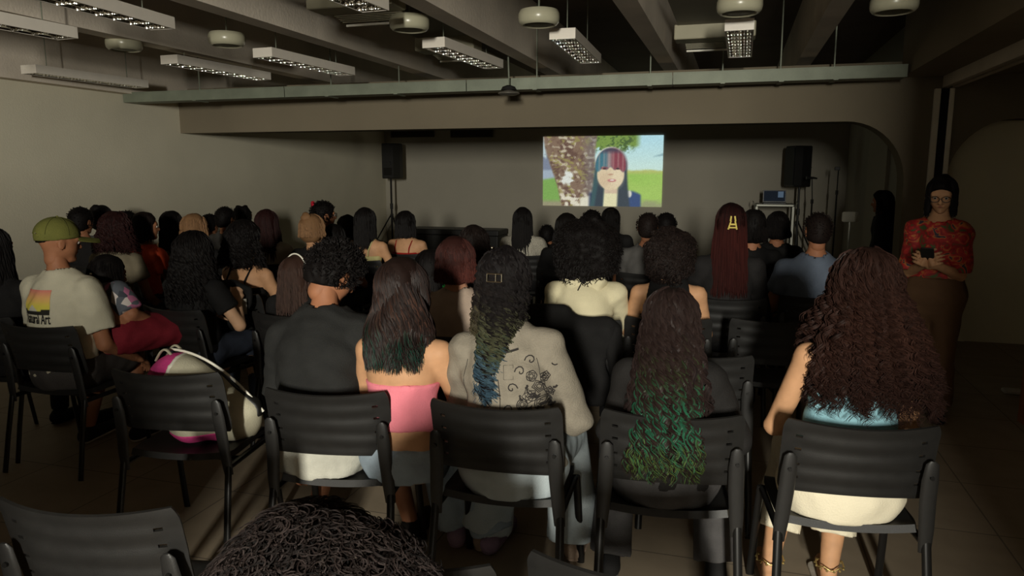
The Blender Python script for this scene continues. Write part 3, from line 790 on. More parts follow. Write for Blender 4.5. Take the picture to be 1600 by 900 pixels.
def hand_mesh(w, d, n, side, curl=.5, spread=.02, vs=.0055, hs=1.0):
    """palm + five separate fingers; d finger direction, n palm normal (fingers curl towards n), side +1 thumb to +u"""
    d = nrm(d); n = nrm(n - d * (np.asarray(n) @ d)); u = np.cross(n, d)
    w = np.asarray(w, float)
    F = Field(w - .22, w + .22, vs)
    F.seg(w - d * .03, w + d * .02, (.029 * hs, .021 * hs), (.034 * hs, .017 * hs), u, .02)
    F.seg(w + d * .015, w + d * .085 * hs, (.036 * hs, .015 * hs), (.041 * hs, .0135 * hs), u, .015)
    for i, (o, ln) in enumerate(((.031, .072), (.0105, .08), (-.0105, .075), (-.031, .058))):
        b = w + d * (.085 - abs(o) * .15) * hs + u * side * o * hs
        dr = nrm(d + u * side * o * spread * 30)
        ax = np.cross(dr, n); ang = 0; p = b - dr * .012
        for j, fr in enumerate((.45, .31, .24)):
            ang += curl * (.7, .9, .6)[j]
            q = p + rot_axis(dr, ax, ang) * (ln * hs * fr + (.012 if j == 0 else 0))
            F.seg(p, q, (.0092 - .0008 * j) * hs, (.0086 - .0009 * j) * hs, None, .006); p = q
    b = w + d * .02 + u * side * .03
    t1 = b + nrm(d * .7 + u * side * .75 + n * .25) * .038 * hs
    t2 = t1 + nrm(d * .95 + u * side * .25 + n * (.25 + curl * .6)) * .032 * hs
    t3 = t2 + nrm(d * .95 - u * side * .05 + n * (.3 + curl * .8)) * .026 * hs
    F.seg(b, t1, .0155 * hs, .0115 * hs, None, .012).seg(t1, t2, .0110 * hs, .0098 * hs, None, .006).seg(t2, t3, .0096 * hs, .0078 * hs, None, .006)
    return F.surface()

def fig(spec):
    """joints of a figure in its own frame: faces +y, origin on the floor below the pelvis"""
    S = dict(lean=-4, side=0, twist=0, hp=0, hy=0, hr=0, sw=.165, male=False, stand=0, arms='lap', lift=.014, hs=1.0, wide=1.0, knee=0, pz=None, legs=None)
    S.update(spec)
    J = {}; rd = math.radians
    X = np.array([1., 0, 0]); Yv = np.array([0, 1., 0]); Z = np.array([0, 0, 1.])
    a = nrm([math.sin(rd(S['side'])), math.sin(rd(S['lean'])), math.cos(rd(S['lean'])) * math.cos(rd(S['side']))])
    tw = rd(S['twist']); r = np.array([math.cos(tw), math.sin(tw), 0.]); r = nrm(r - a * (r @ a)); f = np.cross(a, r)
    hr0 = rot_axis(X, Z, rd(S['hy'])); hf = rot_axis(Yv, Z, rd(S['hy'])); hu = Z.copy()
    hf, hu = rot_axis(hf, hr0, -rd(S['hp'])), rot_axis(hu, hr0, -rd(S['hp']))
    hr_, hu = rot_axis(hr0, hf, rd(S['hr'])), rot_axis(hu, hf, rd(S['hr']))
    Rh = np.stack([hr_, hf, hu])
    h = nrm(.45 * a + .55 * hu)
    zt = S['ztop']
    if S['stand']:
        P = np.array([0, 0, S['stand'] * .525])
    else:
        P = np.array([0, 0, S['pz'] or .545])
    hs = S['hs']
    k = (zt - S['lift'] - .112 * hs - P[2]) / (.46 * a[2] + .15 * h[2])
    J.update(P=P, a=a, r=r, f=f, k=k, Rh=Rh, hs=hs, h=h)
    J['N'] = P + a * .46 * k; J['C'] = J['N'] + h * .15 * k
    # keep the neck from stretching on tall or short people
    sw = S['sw']
    for s, n in ((-1, 'L'), (1, 'R')):
        J['S' + n] = P + a * .382 * k + r * s * sw
        ua, fa = .27 * k, .245 * k
        A = S['arms'] if isinstance(S['arms'], str) else S['arms'][0 if s < 0 else 1]
        Sn = J['S' + n]
        if A == 'lap':
            E = Sn + nrm(r * s * .22 - a * .93 + f * .30) * ua; Wd = nrm(f * .86 - r * s * .42 - Z * .22)
        elif A == 'hang':
            E = Sn + nrm(r * s * .16 - Z * .98 + f * .06) * ua; Wd = nrm(-Z * .93 + f * .32 + r * s * .02)
        elif A == 'fwd':
            E = Sn + nrm(r * s * .12 - Z * .72 + f * .60) * ua; Wd = nrm(f * .80 - r * s * .35 - Z * .25)
        elif A == 'phone':
            E = Sn + nrm(r * s * .05 - Z * .97 + f * .10) * ua; Wd = nrm(f * .80 - r * s * .48 + Z * .34)
        elif A == 'cross':
            E = Sn + nrm(r * s * .35 - Z * .85 + f * .38) * ua; Wd = nrm(-r * s * .86 + f * .40 + Z * .15)
        elif A == 'around':
            E = Sn + nrm(r * s * .22 - Z * .88 + f * .30) * ua; Wd = nrm(f * .85 - r * s * .05 - Z * .30)
        else:
            E = Sn + nrm(r * s * A[0][0] + f * A[0][1] + Z * A[0][2]) * ua; Wd = nrm(r * s * A[1][0] + f * A[1][1] + Z * A[1][2])
        J['E' + n] = E; J['W' + n] = E + Wd * fa; J['D' + n] = Wd
        J['H' + n] = P + np.array([s * .088, 0.0, -.01])
        if S['stand']:
            H = S['stand']
            J['K' + n] = np.array([s * .085, .025, .285 * H]); J['A' + n] = np.array([s * .085, -.02, .055 * H]); J['T' + n] = np.array([s * .11, .15, .03])
        else:
            kn = S['knee']
            J['K' + n] = P + np.array([s * (.105 + kn), .40, -.02])
            ay = .38 if S['legs'] is None else S['legs'][0 if s < 0 else 1][1]; axx = (s * (.115 + kn)) if S['legs'] is None else S['legs'][0 if s < 0 else 1][0]
            J['A' + n] = np.array([axx, ay, .085]); J['T' + n] = np.array([axx + s * .012, ay + .17, .033])
    J['S'] = S
    return J

def torso_st(J, male, wide=1.0):
    k = J['k']
    if male: st = [(-.085, .14, .10), (-.02, .165, .115), (.10, .150, .105), (.20, .150, .105), (.31, .158, .112), (.385, .140, .095), (.44, .08, .062)]
    else: st = [(-.085, .14, .10), (-.02, .172, .118), (.09, .145, .10), (.18, .122, .088), (.30, .134, .098), (.38, .124, .084), (.44, .065, .055)]
    return [(t * k if t > 0 else t, rx * wide, ry * (.5 + .5 * wide)) for t, rx, ry in st]

def field_for(J, vs, pad=.14):
    pts = np.array([J[k] for k in J if k[0] in 'PNCSEWHKATD' and isinstance(J[k], np.ndarray) and J[k].shape == (3,) and k not in ('DL', 'DR')])
    lo = pts.min(0) - pad; hi = pts.max(0) + pad; lo[2] = max(lo[2], -.02); lo[1] -= .06; lo[0] -= .04; hi[0] += .04
    return Field(lo, hi, vs)

def add_torso(F, J, inf, t0=-1, t1=9, male=False, wide=1.0, k=.03):
    st = torso_st(J, male, wide); P, a, r, f = J['P'], J['a'], J['r'], J['f']
    bow = lambda t: P + a * t - f * (.018 * math.sin(max(0, min(1, t / .42)) * math.pi))
    for (ta, xa, ya), (tb, xb, yb) in zip(st[:-1], st[1:]):
        F.seg(bow(ta), bow(tb), (xa + inf, ya + inf), (xb + inf, yb + inf), r, k)
    if not J['S']['stand']: F.cut((0, 0, J['P'][2] - .098), (0, 0, -1))
    return bow

def body(J, parent, skinm, vs, headvs, hands=True, wide=1.0, curl=.5, handvs=.006):
    S = J['S']; male = S['male']
    F = field_for(J, vs)
    add_torso(F, J, 0, male=male, wide=wide)
    N, a = J['N'], J['a']
    F.seg(N - a * .05, J['C'] - J['Rh'][2] * .05 - J['Rh'][1] * .02, .056, .05, None, .03)
    m = 1.12 if male else 1.0
    for n, s in (('L', -1), ('R', 1)):
        F.seg(N - a * .045 * J['k'], J['S' + n], .040 * m, .044 * m, None, .03)
        F.seg(J['S' + n], J['E' + n], .046 * m * (.6 + .4 * wide), .036 * m * (.6 + .4 * wide), None, .02)
        F.seg(J['E' + n], J['W' + n], .037 * m, .024 * m, None, .012)
        F.seg(J['H' + n], J['K' + n], .083 * (.5 + .5 * wide), .054, None, .03)
        F.seg(J['K' + n], J['K' + n] * .6 + J['A' + n] * .4 + np.array([0, -.015, 0]), .052, .052, None, .02)
        F.seg(J['K' + n] * .6 + J['A' + n] * .4 + np.array([0, -.015, 0]), J['A' + n], .052, .034, None, .02)
        F.seg(J['A' + n] - np.array([0, .03, .045]), J['T' + n], .033, .03, None, .02)
    V, Q = F.surface()
    Vs = [V]; Qs = [Q]; Ts = []; off = len(V); mi = [np.zeros(len(Q), int)]; mt = []
    def put(V2, Q2, T2=None, m_=0):
        nonlocal off
        Vs.append(V2)
        if len(Q2): Qs.append(np.asarray(Q2) + off); mi.append(np.full(len(Q2), m_))
        if T2 is not None and len(T2): Ts.append(np.asarray(T2) + off); mt.append(np.full(len(T2), m_))
        off += len(V2)
    put(*head_mesh(J['C'], J['Rh'], J['hs'], headvs))
    r_, f_, u_ = J['Rh']
    for s in (-1, 1):
        e = J['C'] + (r_ * s * .031 + f_ * .080 + u_ * .003) * J['hs']
        V2, Q2, T2 = uv_ball(e, .0115 * J['hs']); put(V2, Q2, T2, 1)
        V2, Q2, T2 = uv_ball(e + f_ * .0072 * J['hs'], .0065 * J['hs']); put(V2, Q2, T2, 2)
    mb = MB().tube([J['C'] + (r_ * x + f_ * (.0835 - abs(x) * .25) + u_ * z) * J['hs'] for x, z in ((-.02, -.0555), (-.008, -.0545), (0, -.0555), (.008, -.0545), (.02, -.0555))], [.002, .0055, .006, .0055, .002], 8)
    put(np.concatenate(mb.V), np.concatenate(mb.Q), np.concatenate(mb.T), 3)
    if hands:
        for n, s in (('L', -1), ('R', 1)):
            d = J['D' + n]; nn = np.array([0, 0, -1.]) + .3 * J['f'] - J['r'] * s * .3
            if S['arms'] == 'phone': nn = -J['r'] * s + np.array([0, 0, .4])
            put(*hand_mesh(J['W' + n], d, nn, -s if S['arms'] != 'phone' else -s, curl, vs=handvs))
    mq = np.concatenate(mi + mt)
    me = mesh_np('body', np.concatenate(Vs), np.concatenate(Qs), np.concatenate(Ts) if Ts else None, midx=mq)
    return link('body', me, [skinm, M_eyew, M_eye, M_lip], parent)

def top(J, parent, kind, m, vs, wide=1.0, fold=.0028, seed=1, name=None, inf=.013, sleeve=.55, t0=None, t1=None, hem=-.03, neck=.064):
    S = J['S']; male = S['male']; F = field_for(J, vs)
    P, a, N, r, f, k = J['P'], J['a'], J['N'], J['r'], J['f'], J['k']
    mm = 1.12 if male else 1.0
    bow = add_torso(F, J, inf, male=male, wide=wide)
    if kind in ('tee', 'long', 'tank', 'jacket'):
        for n in 'LR':
            Sn, En, Wn = J['S' + n], J['E' + n], J['W' + n]
            if kind == 'tank':
                F.seg(N - a * .05 * k, N - a * .05 * k + (Sn - N) * .55, .046 + inf * .6, .044 + inf * .6, None, .03)
            else:
                F.seg(N - a * .045 * k, Sn, .040 * mm + inf * .8, .045 * mm + inf * .8, None, .03)
            if kind == 'tee':
                q = Sn + (En - Sn) * sleeve
                F.seg(Sn, q, .05 * mm + inf, .047 * mm + inf * 1.5, None, .02, flat1=True)
            elif kind in ('long', 'jacket'):
                F.seg(Sn, En, .05 * mm + inf, .043 * mm + inf, None, .02)
                F.seg(En, En + (Wn - En) * .93, .042 * mm + inf, .032 * mm + inf, None, .02, flat1=True)
        F.noise(fold, 40, seed)
        F.subseg(N - a * .01 * k, J['C'], neck, neck + .02, None)
        if kind == 'tank':
            for n in 'LR':
                F.subseg(J['S' + n] - a * .075 * k, J['S' + n] + a * .08, (.05, .12), (.055, .14), r)
        F.cut(P + a * (hem), -a)
    elif kind == 'band':
        F.noise(fold, 40, seed)
        F.cut(P + a * t0 * k, -a); F.cut(P + a * t1 * k, a)
    o = obj_field(F, name or {'band': 'top', 'tank': 'top', 'long': 'shirt', 'tee': 'shirt', 'jacket': 'jacket'}[kind], m, parent)
    return o

def straps(J, parent, m, t1, w=.006, wide=1.0, x=.075):
    P, a, r, f, k = J['P'], J['a'], J['r'], J['f'], J['k']
    for s in (-1, 1):
        pts = [P + a * t1 * k + r * s * x - f * .118 * wide, P + a * (t1 + .06) * k + r * s * (x + .005) - f * .108, P + a * .425 * k + r * s * (x + .012) - f * .055,
               P + a * .447 * k + r * s * (x + .012), P + a * .42 * k + r * s * (x + .01) + f * .06, P + a * t1 * k + r * s * x + f * .105]
        auto_smooth(MB().tube(pts, w, 8).build('strap', m, parent))

def trousers(J, parent, m, vs, length=.93, name='trousers', inf=.010, flare=0.0, wide=1.0, seed=3, waist=.07, skirt=False):
    S = J['S']; F = field_for(J, vs); P, a = J['P'], J['a']
    add_torso(F, J, inf + .003, male=S['male'], wide=wide)
    F.cut(P + a * waist, a)
    for n in 'LR':
        H, K, A = J['H' + n], J['K' + n], J['A' + n]
        if length <= 1e-6: continue
        if length < .5:
            q = H + (K - H) * (length / .5)
            F.seg(H, q, .086 * (.5 + .5 * wide) + inf, .066 + inf + flare, None, .03, flat1=True)
        else:
            F.seg(H, K, .084 * (.5 + .5 * wide) + inf, .056 + inf, None, .03)
            q = K + (A - K) * ((length - .5) / .43)
            F.seg(K, q, .055 + inf, .042 + inf + flare, None, .02, flat1=True)
    if skirt:
        F.seg((J['HL'] + J['HR']) / 2, (J['KL'] + J['KR']) / 2, (.20, .118), (.185, .10), np.array([1., 0, 0]), .03, flat1=True)
    F.noise(.0028, 38, seed)
    return obj_field(F, name, m, parent)

def shoes(J, parent, m, vs=.008, sole=None):
    for n, s in (('L', -1), ('R', 1)):
        A, T = J['A' + n], J['T' + n]
        lo = np.minimum(A, T) - .12; hi = np.maximum(A, T) + .12; lo[2] = -.01
        F = Field(lo, hi, vs)
        d = nrm((T - A) * [1, 1, 0]); h = A * [1, 1, 0] - d * .035 + np.array([0, 0, .04])
        t = T * [1, 1, 0] + d * .035 + np.array([0, 0, .034])
        F.seg(h, t, (.038, .040), (.044, .034), np.array([1., 0, 0]), .02).seg(h + [0, 0, .01], A + [0, 0, .0], .038, .04, None, .02)
        F.cut((0, 0, .012), (0, 0, -1)); F.cut(A + [0, 0, .015], (0, 0, 1))
        o = obj_field(F, 'shoe', m, parent)
        F = Field(lo, hi, vs)
        F.seg(h, t, (.043, .05), (.049, .05), np.array([1., 0, 0]), .02); F.cut((0, 0, .001), (0, 0, -1)); F.cut((0, 0, .02), (0, 0, 1))
        obj_field(F, 'sole', sole or m, o)

def strand_paths(C, Rh, n, N, drop, W, D, phimax, g, amp, cyc, jit=.15, xb=0, yb=0, R=(.086, .104, .098), u=(.92, 1.06), th=(4, 90), pw=1.0, amp0=.2, phi0=0, off=None, hs=1.0, locks=0, coh=0.0, lockr=.006):
    if locks:
        nl = max(1, n // locks); idl = np.arange(n) % nl
        RR = lambda: g.rand(nl)[idl]
    else: RR = lambda: g.rand(n)
    phi = (RR() * 2 - 1) * math.radians(phimax) + math.radians(phi0)
    t0, t1 = math.cos(math.radians(th[1])), math.cos(math.radians(th[0]))
    th0 = np.arccos(t0 + (t1 - t0) * RR()); the = np.maximum(th0, math.radians(98))
    uu = u[0] + (u[1] - u[0]) * np.sqrt(RR()); dr = drop * (1 + jit * (RR() * 2 - 1)) * (1 + .02 * (g.rand(n) - .5))
    f1 = np.clip((the - th0) * .1 / ((the - th0) * .1 + dr + 1e-6), 0.02, .9)
    s = np.linspace(0, 1, N)[None, :]
    tt = np.clip(s / f1[:, None], 0, 1); z2 = np.clip((s - f1[:, None]) / (1 - f1[:, None]), 0, 1)
    th_ = th0[:, None] + (the - th0)[:, None] * tt
    sp, cp = np.sin(phi)[:, None], np.cos(phi)[:, None]
    x = R[0] * np.sin(th_) * sp * uu[:, None] * hs; y = -R[1] * np.sin(th_) * cp * uu[:, None] * hs; z = (R[2] * np.cos(th_) * uu[:, None] + .02) * hs
    rel = x[..., None] * Rh[0] + (y - .012 * hs)[..., None] * Rh[1] + z[..., None] * Rh[2]
    zp = z2 ** pw
    rel[..., 0] = rel[..., 0] * (1 + (W - 1) * zp) + xb * zp
    rel[..., 1] = rel[..., 1] * (1 + (D - 1) * zp) + yb * zp
    rel[..., 2] -= dr[:, None] * z2
    if amp > 0:
        ph = RR()[:, None] * 6.283; cy = cyc * (.75 + .5 * RR())[:, None]
        if coh: ph = coh * np.sin(phi * 2.3)[:, None] + .5 * g.rand(n)[:, None]; cy = cyc * (.95 + .1 * g.rand(n))[:, None]
        if locks: ph = ph + .9 * (g.rand(n)[:, None] - .5)
        am = amp * (.6 + .8 * RR())[:, None] * np.clip(amp0 + s * 2.5, 0, 1)
        e1 = np.stack([sp + 0 * s, -cp + 0 * s, 0 * s + 0 * sp], -1); e2 = np.stack([cp + 0 * s, sp + 0 * s, .35 + 0 * s + 0 * sp], -1)
        e1 = e1[..., 0:1] * Rh[0] + e1[..., 1:2] * Rh[1]
        rel = rel + (am * np.cos(6.283 * cy * s + ph))[..., None] * e1 + (am * np.sin(6.283 * cy * s + ph))[..., None] * e2
    if locks: rel = rel + (g.normal(size=(n, 1, 3)) * lockr * (.5 + .5 * s[..., None]))
    return C + rel

def strand_cols(n, N, M, base, tip, t0, t1, g, tipmask=None, var=.35, ramp=None):
    if ramp:
        ss = np.linspace(0, 1, N)[None, :] + .16 * (g.rand(n)[:, None] - .5)
        c = np.stack([np.interp(ss, [q[0] for q in ramp], [q[1][i] for q in ramp]) for i in range(3)], -1)
        if tipmask is not None: c = base * (1 - tipmask[:, None, None]) + c * tipmask[:, None, None]
        c = c * (1 - var + 2 * var * g.rand(n))[:, None, None]
        return np.repeat(c[:, :, None, :], M, axis=2).reshape(-1, 3)
    s = np.linspace(0, 1, N)[None, :, None]
    k = np.clip((s - t0) / max(1e-6, t1 - t0), 0, 1)
    k = k + 0 * np.zeros((n, 1, 1))
    if tipmask is not None: k = k * tipmask[:, None, None]
    c = base[None, None] * (1 - k) + tip[None, None] * k if np.ndim(tip) == 1 else base[None, None] * (1 - k) + tip[:, None, :] * k
    c = c * (1 - var + 2 * var * g.rand(n))[:, None, None]
    return np.repeat(c[:, :, None, :], M, axis=2).reshape(-1, 3)

def cap_field(J, t, vs, ears=False, nape=-.075, pad=.3, low=.5, face=.05):
    C, Rh, hs = J['C'], J['Rh'], J['hs']; r, f, u = Rh
    L = lambda x, y, z: C + (r * x + f * y + u * z) * hs
    lo = C - .16 - t; hi = C + .16 + t; lo[2] = C[2] - low
    F = Field(lo, hi, vs)
    F.ell(L(0, -.012, .028), np.array([.076 + t, .095 + t, .088 + t]) * hs, Rh, .02)
    F.ell(L(0, -.035, -.03), np.array([.068 + t, .066 + t, .07 + t]) * hs, Rh, .03)
    return F, L
def cut_face(F, J, face=.05):
    C, (r, f, u), hs = J['C'], J['Rh'], J['hs']
    F.cut(C + f * face * hs, f * .9 - u * .42)
    return F

def hair(J, parent, kind, col, vs=.011, n=160, tip=None, t0=.6, t1=.9, drop=.3, W=1.15, D=1.15, amp=.003, cyc=3, rad=.0035, N=16, thick=.014, seed=1, phimax=125, xb=0, yb=0, core=True, th=(4, 92), u=(.96, 1.1), jit=.15, pw=1.0, tipfrac=1.0, face=.05, phi0=0, corew=1.0, R=(.086, .104, .098), var=.3, blob=.15, fz=0.0, ramp=None, cap=True, nape=.05, bn=(.009, 55), gloss=False, locks=0, coh=0.0, lockr=.006):
    g = np.random.RandomState(seed); C, Rh, hs = J['C'], J['Rh'], J['hs']; r, f, uu = Rh
    Vs, Qs, Cs = [], [], []; off = 0
    def put(V, Q, c):
        nonlocal off
        if len(V) == 0: return
        Vs.append(V); Qs.append(Q + off); Cs.append(np.broadcast_to(c, (len(V), 3))); off += len(V)
    tipc = col if tip is None else tip
    L = lambda x, y, z: C + (r * x + f * y + uu * z) * hs
    if kind == 'short':
        F, _ = cap_field(J, thick, vs, low=.2)
        F.noise(.003 if amp > 0 else .0012, 110, seed)
        cut_face(F, J, face)
        F.cut(C - uu * nape * hs, -uu * .85 + f * .35)
        for s in (-1, 1): F.subseg(L(s * .06, .0, -.012), L(s * .13, .0, -.012), (.024, .034), (.024, .034), f); F.cut if False else None
        put(*F.surface(), col)
        P = strand_paths(C, Rh, n, 6, .0, 1, 1, 150, g, 0, 0, R=(.085 + thick, .103 + thick, .097 + thick), u=(.9, .97), th=(2, 128), hs=hs)
        th_ = P[:, :1] + 0 * P; d = P[:, 0] - (C + uu * .02); d /= np.linalg.norm(d, axis=1, keepdims=True)
        s = np.linspace(0, 1, 6)[None, :, None]; curl = .008 if amp > 0 else .002
        P = P[:, :1] + d[:, None] * s * (.012 + .006 * (amp > 0)) + curl * np.stack([np.cos(7 * s[..., 0] + 9 * P[:, :1, 0] * 40), np.sin(7 * s[..., 0] + P[:, :1, 2] * 300), np.cos(5 * s[..., 0] + P[:, :1, 1] * 300)], -1) * s
        keep = (np.einsum('ij,j->i', P[:, 0] - (C + f * face * hs), nrm(f * .9 - uu * .42)) < -.004) & (np.einsum('ij,j->i', P[:, 0] - (C - uu * (nape - .005) * hs), nrm(-uu * .85 + f * .35)) < 0)
        P = P[keep]
        if len(P): V, Q = tubes_np(P, rad * 1.2, 2); put(V, Q, strand_cols(len(P), 6, 2, col, tipc, t0, t1, g, var=var))
    elif kind == 'afro':
        F, _ = cap_field(J, .02, vs, low=.32, pad=.3)
        F = Field(C - blob - .07, C + blob + .07, vs)
        F.ell(C + uu * .03 - f * .03, (blob, blob * .95, blob * .97), Rh, .02); F.ell(C - uu * .05 - f * .03, (blob * .92, blob * .8, blob * .75), Rh, .05)
        F.noise(bn[0], bn[1], seed); cut_face(F, J, .06)
        V, Q = F.surface(); put(V, Q, col)
        keep = np.einsum('ij,j->i', V - (C + f * .055), nrm(f * .9 - uu * .42)) < 0
        Vk = V[keep]; idx = g.choice(len(Vk), min(n, len(Vk)), replace=False); B = Vk[idx]
        d = B - (C - f * .02); d /= np.linalg.norm(d, axis=1, keepdims=True)
        s = np.linspace(0, 1, N)[None, :, None]; rnd = g.normal(size=(len(B), 3)); e1 = np.cross(d, rnd); e1 /= np.linalg.norm(e1, axis=1, keepdims=True); e2 = np.cross(d, e1)
        ph = g.rand(len(B))[:, None, None] * 6.28; am = amp * (.5 + g.rand(len(B)))[:, None, None]
        P = B[:, None] + d[:, None] * (s * drop - .012) + am * (np.cos(6.28 * cyc * s + ph) * e1[:, None] + np.sin(6.28 * cyc * s + ph) * e2[:, None]) - np.array([0, 0, 1]) * s * s * drop * .5
        V, Q = tubes_np(P, rad * 1.2, 2); put(V, Q, strand_cols(len(P), N, 2, col, tipc, t0, t1, g, var=var))
    else:
        F, _ = cap_field(J, thick, vs, low=max(.2, drop + .12))
        if core:
            bx = C + np.array([xb, yb, 0]) * .9 - np.array([0, 0, 1]) * drop * .82 + Rh[1] * 0
            back = -f * [1, 1, 0]; back = nrm(back)
            b0 = C + back * .035 * hs
            b1 = bx + back * (.035 + .05 * (D - 1) * 2)
            F.seg(b0, b1, (.078 * hs, .075 * hs), (.088 * W * corew, .042), nrm(np.cross(back, (0, 0, 1))), .03)
        F.noise(.0025, 70, seed); cut_face(F, J, face)
        V, Q = F.surface()
        sv = np.clip((C[2] + .03 - V[:, 2]) / (drop + .05), 0, 1); kk = np.clip((sv - t0) / max(1e-6, t1 - t0), 0, 1)[:, None] * min(1, tipfrac)
        cc = col * (1 - kk) + (tipc if np.ndim(tipc) == 1 else tipc[0]) * kk
        if ramp: cc = np.stack([np.interp(sv, [q[0] for q in ramp], [q[1][i] for q in ramp]) for i in range(3)], -1) * min(1, tipfrac) + col * (1 - min(1, tipfrac))
        if cap: put(V, Q, cc)
        P = strand_paths(C, Rh, n, N, drop, W, D, phimax, g, amp, cyc, jit, xb, yb, u=u, th=th, pw=pw, phi0=phi0, R=R, hs=hs, locks=locks, coh=coh, lockr=lockr)
        if fz: P = P + np.cumsum(g.normal(size=P.shape), 1) * fz
        msk = (g.rand(n) < tipfrac).astype(float)
        V, Q = tubes_np(P, rad * (.8 + .7 * g.rand(n)), 2)
        tc_ = tipc if np.ndim(tipc) == 1 else tipc[g.randint(0, len(tipc), n)]
        put(V, Q, strand_cols(n, N, 2, col, tc_, t0, t1, g, msk, var, ramp))
        if kind == 'bun':
            F = Field(C - .25, C + .25, vs); F.ell(L(0, -.07, .10), (.05, .045, .042), Rh, .01); F.noise(.004, 90, seed); put(*F.surface(), col)
    me = mesh_np('hair', np.concatenate(Vs), np.concatenate(Qs), cols=np.concatenate(Cs))
    return link('hair', me, M_hairg if gloss else M_hair, parent)

def person(label, px, py, Y, deg=0, seat=True, chair_label=None, chair_off=(0, .075), group=None, cat='person', on=None, sideways=True, **spec):
    if on is not None:                       # sits on a given chair: find the depth that puts the hips there
        for _ in range(7):
            W = at_y(px, py, Y); spec['ztop'] = float(W[2]); J = fig(spec); a = math.radians(deg)
            cr = J['C'] + J['Rh'][2] * .1 * J['hs']; hy_ = W[1] - (math.sin(a) * cr[0] + math.cos(a) * cr[1])
            Y += (on[1] - .07) - hy_
            hx_ = W[0] - (math.cos(a) * cr[0] - math.sin(a) * cr[1])
            if sideways: spec['side'] = spec.get('side', 0) + math.degrees((hx_ - on[0]) / .62)
    W = at_y(px, py, Y); spec['ztop'] = float(W[2]) - spec.get('seat_up', 0)
    J = fig(spec); C = J['C']; a = math.radians(deg)
    R = np.array([[math.cos(a), -math.sin(a)], [math.sin(a), math.cos(a)]])
    # the crown of the head stands where the photograph shows it
    crown = C + J['Rh'][2] * .1 * J['hs']
    xy = W[:2] - R @ crown[:2]
    o = empty('person', (float(xy[0]), float(xy[1]), 0), a); tag(o, label, cat, group)
    if chair_label:
        c = xy + R @ np.array(chair_off); chair(float(c[0]), float(c[1]), deg, chair_label)
    return o, J

def project_pts(o, pts, direction, lift=.002):
    """lay points onto the surface of mesh o along direction (all in o's parent frame)"""
    me = o.data; bv = BVHTree.FromPolygons([v.co[:] for v in me.vertices], [p.vertices[:] for p in me.polygons])
    d = Vector(nrm(direction)); out = []
    for p in pts:
        h = bv.ray_cast(Vector(p) - d * .6, d)
        out.append(np.array(h[0]) - np.array(d) * lift if h[0] is not None else np.asarray(p, float))
    return np.array(out)
# ------------------------------------------------------------------ near rows
def chair_px(px, py, deg, label):
    p = at_z(px, py, .822); a = math.radians(deg)
    c = p[:2] + np.array([-math.sin(a), math.cos(a)]) * .245
    chair(float(c[0]), float(c[1]), deg, label); return c
CH = {}
CH['bag'] = chair_px(257, 580, 10, 'empty black plastic chair with white and pink bag on it')
CH['man'] = chair_px(507, 610, 10, 'black plastic chair under the man in black T-shirt')
CH['jacket'] = chair_px(772, 631, 3, 'black plastic chair under the woman in grey denim jacket')
CH['green'] = chair_px(1051, 645, 8, 'black plastic chair under the woman with long green-tipped curls')
CH['curly'] = chair_px(1348, 661, 7, 'black plastic chair nearest the right side, under woman in white trousers')
chair_px(130, 787, 10, 'empty black plastic chair in the bottom left corner')
chair_px(603, 866, 4, 'empty black plastic chair hidden behind the foreground curly head')
chair_px(1000, 884, 3, 'empty black plastic chair whose corner peeks in at the bottom edge, right of centre')
chair_px(1092, 553, 6, 'empty black plastic chair right behind the long green-tipped curls')
chair_px(1212, 500, 6, 'empty black plastic chair left of the big brown curls')

near = dict(vs=.0115); 
# man in black T-shirt
o, J = person('man in black T-shirt bending his head down beside the woman in pink', 543, 374, 2.86, 4, on=CH['man'] + [-.09, 0], male=True, lean=17, side=2, hp=34, hy=-32, hr=6, sw=.165, lift=.03, arms=('hang', 'lap'), legs=((-.2, .3), (.26, .30)))
body(J, o, SK['brown'], .013, .0075)
sh = top(J, o, 'tee', fabric('black_tee', 36, 36, 35), .0105, seed=5, sleeve=.82, inf=.022, fold=.004, neck=.068)
trousers(J, o, fabric('pale_shorts', 186, 184, 172), .013, length=.42, name='shorts', inf=.02, waist=.1)
hair(J, o, 'short', HC['black'], .007, n=1500, amp=1, rad=.0016, thick=.022, seed=3, nape=.048)
shoes(J, o, fabric('dark_shoe', 40, 36, 34), vs=.011)
# woman in pink tube top
o, J = person('woman in pink strapless top with straight dark hair and bare shoulders', 628, 400, 2.68, 2, on=CH['man'] + [.27, .02], lean=4, hp=6, hr=-3, sw=.150, lift=.02, arms=('lap', 'lap'), legs=((.10, .34), (.26, .32)), knee=-.03)
body(J, o, SK['tan'], .0115, .008)
top(J, o, 'band', fabric('pink', 236, 134, 148, var=.06), .0095, t0=.10, t1=.275, inf=.009, fold=.0022, seed=7)
trousers(J, o, fabric('jeans_light', 150, 164, 176, var=.22, scale=9), .012, length=.93, flare=.05, inf=.006, waist=.035, name='jeans', wide=.97)
shoes(J, o, fabric('lilac_shoe', 150, 126, 150))
GRN = F3(30, 62, 50)
hair(J, o, 'long', F3(44, 32, 29), .0135, n=2600, N=26, drop=.25, W=1.42, D=1.22, amp=.011, cyc=1.5, coh=2.0, rad=.0017, seed=11, phimax=128, gloss=True, ramp=[(0, F3(48, 33, 28)), (.5, F3(74, 49, 39)), (.72, F3(58, 42, 36)), (.9, GRN), (1, F3(24, 66, 54))], tipfrac=.35, jit=.22, yb=-.035, core=True, var=.4)
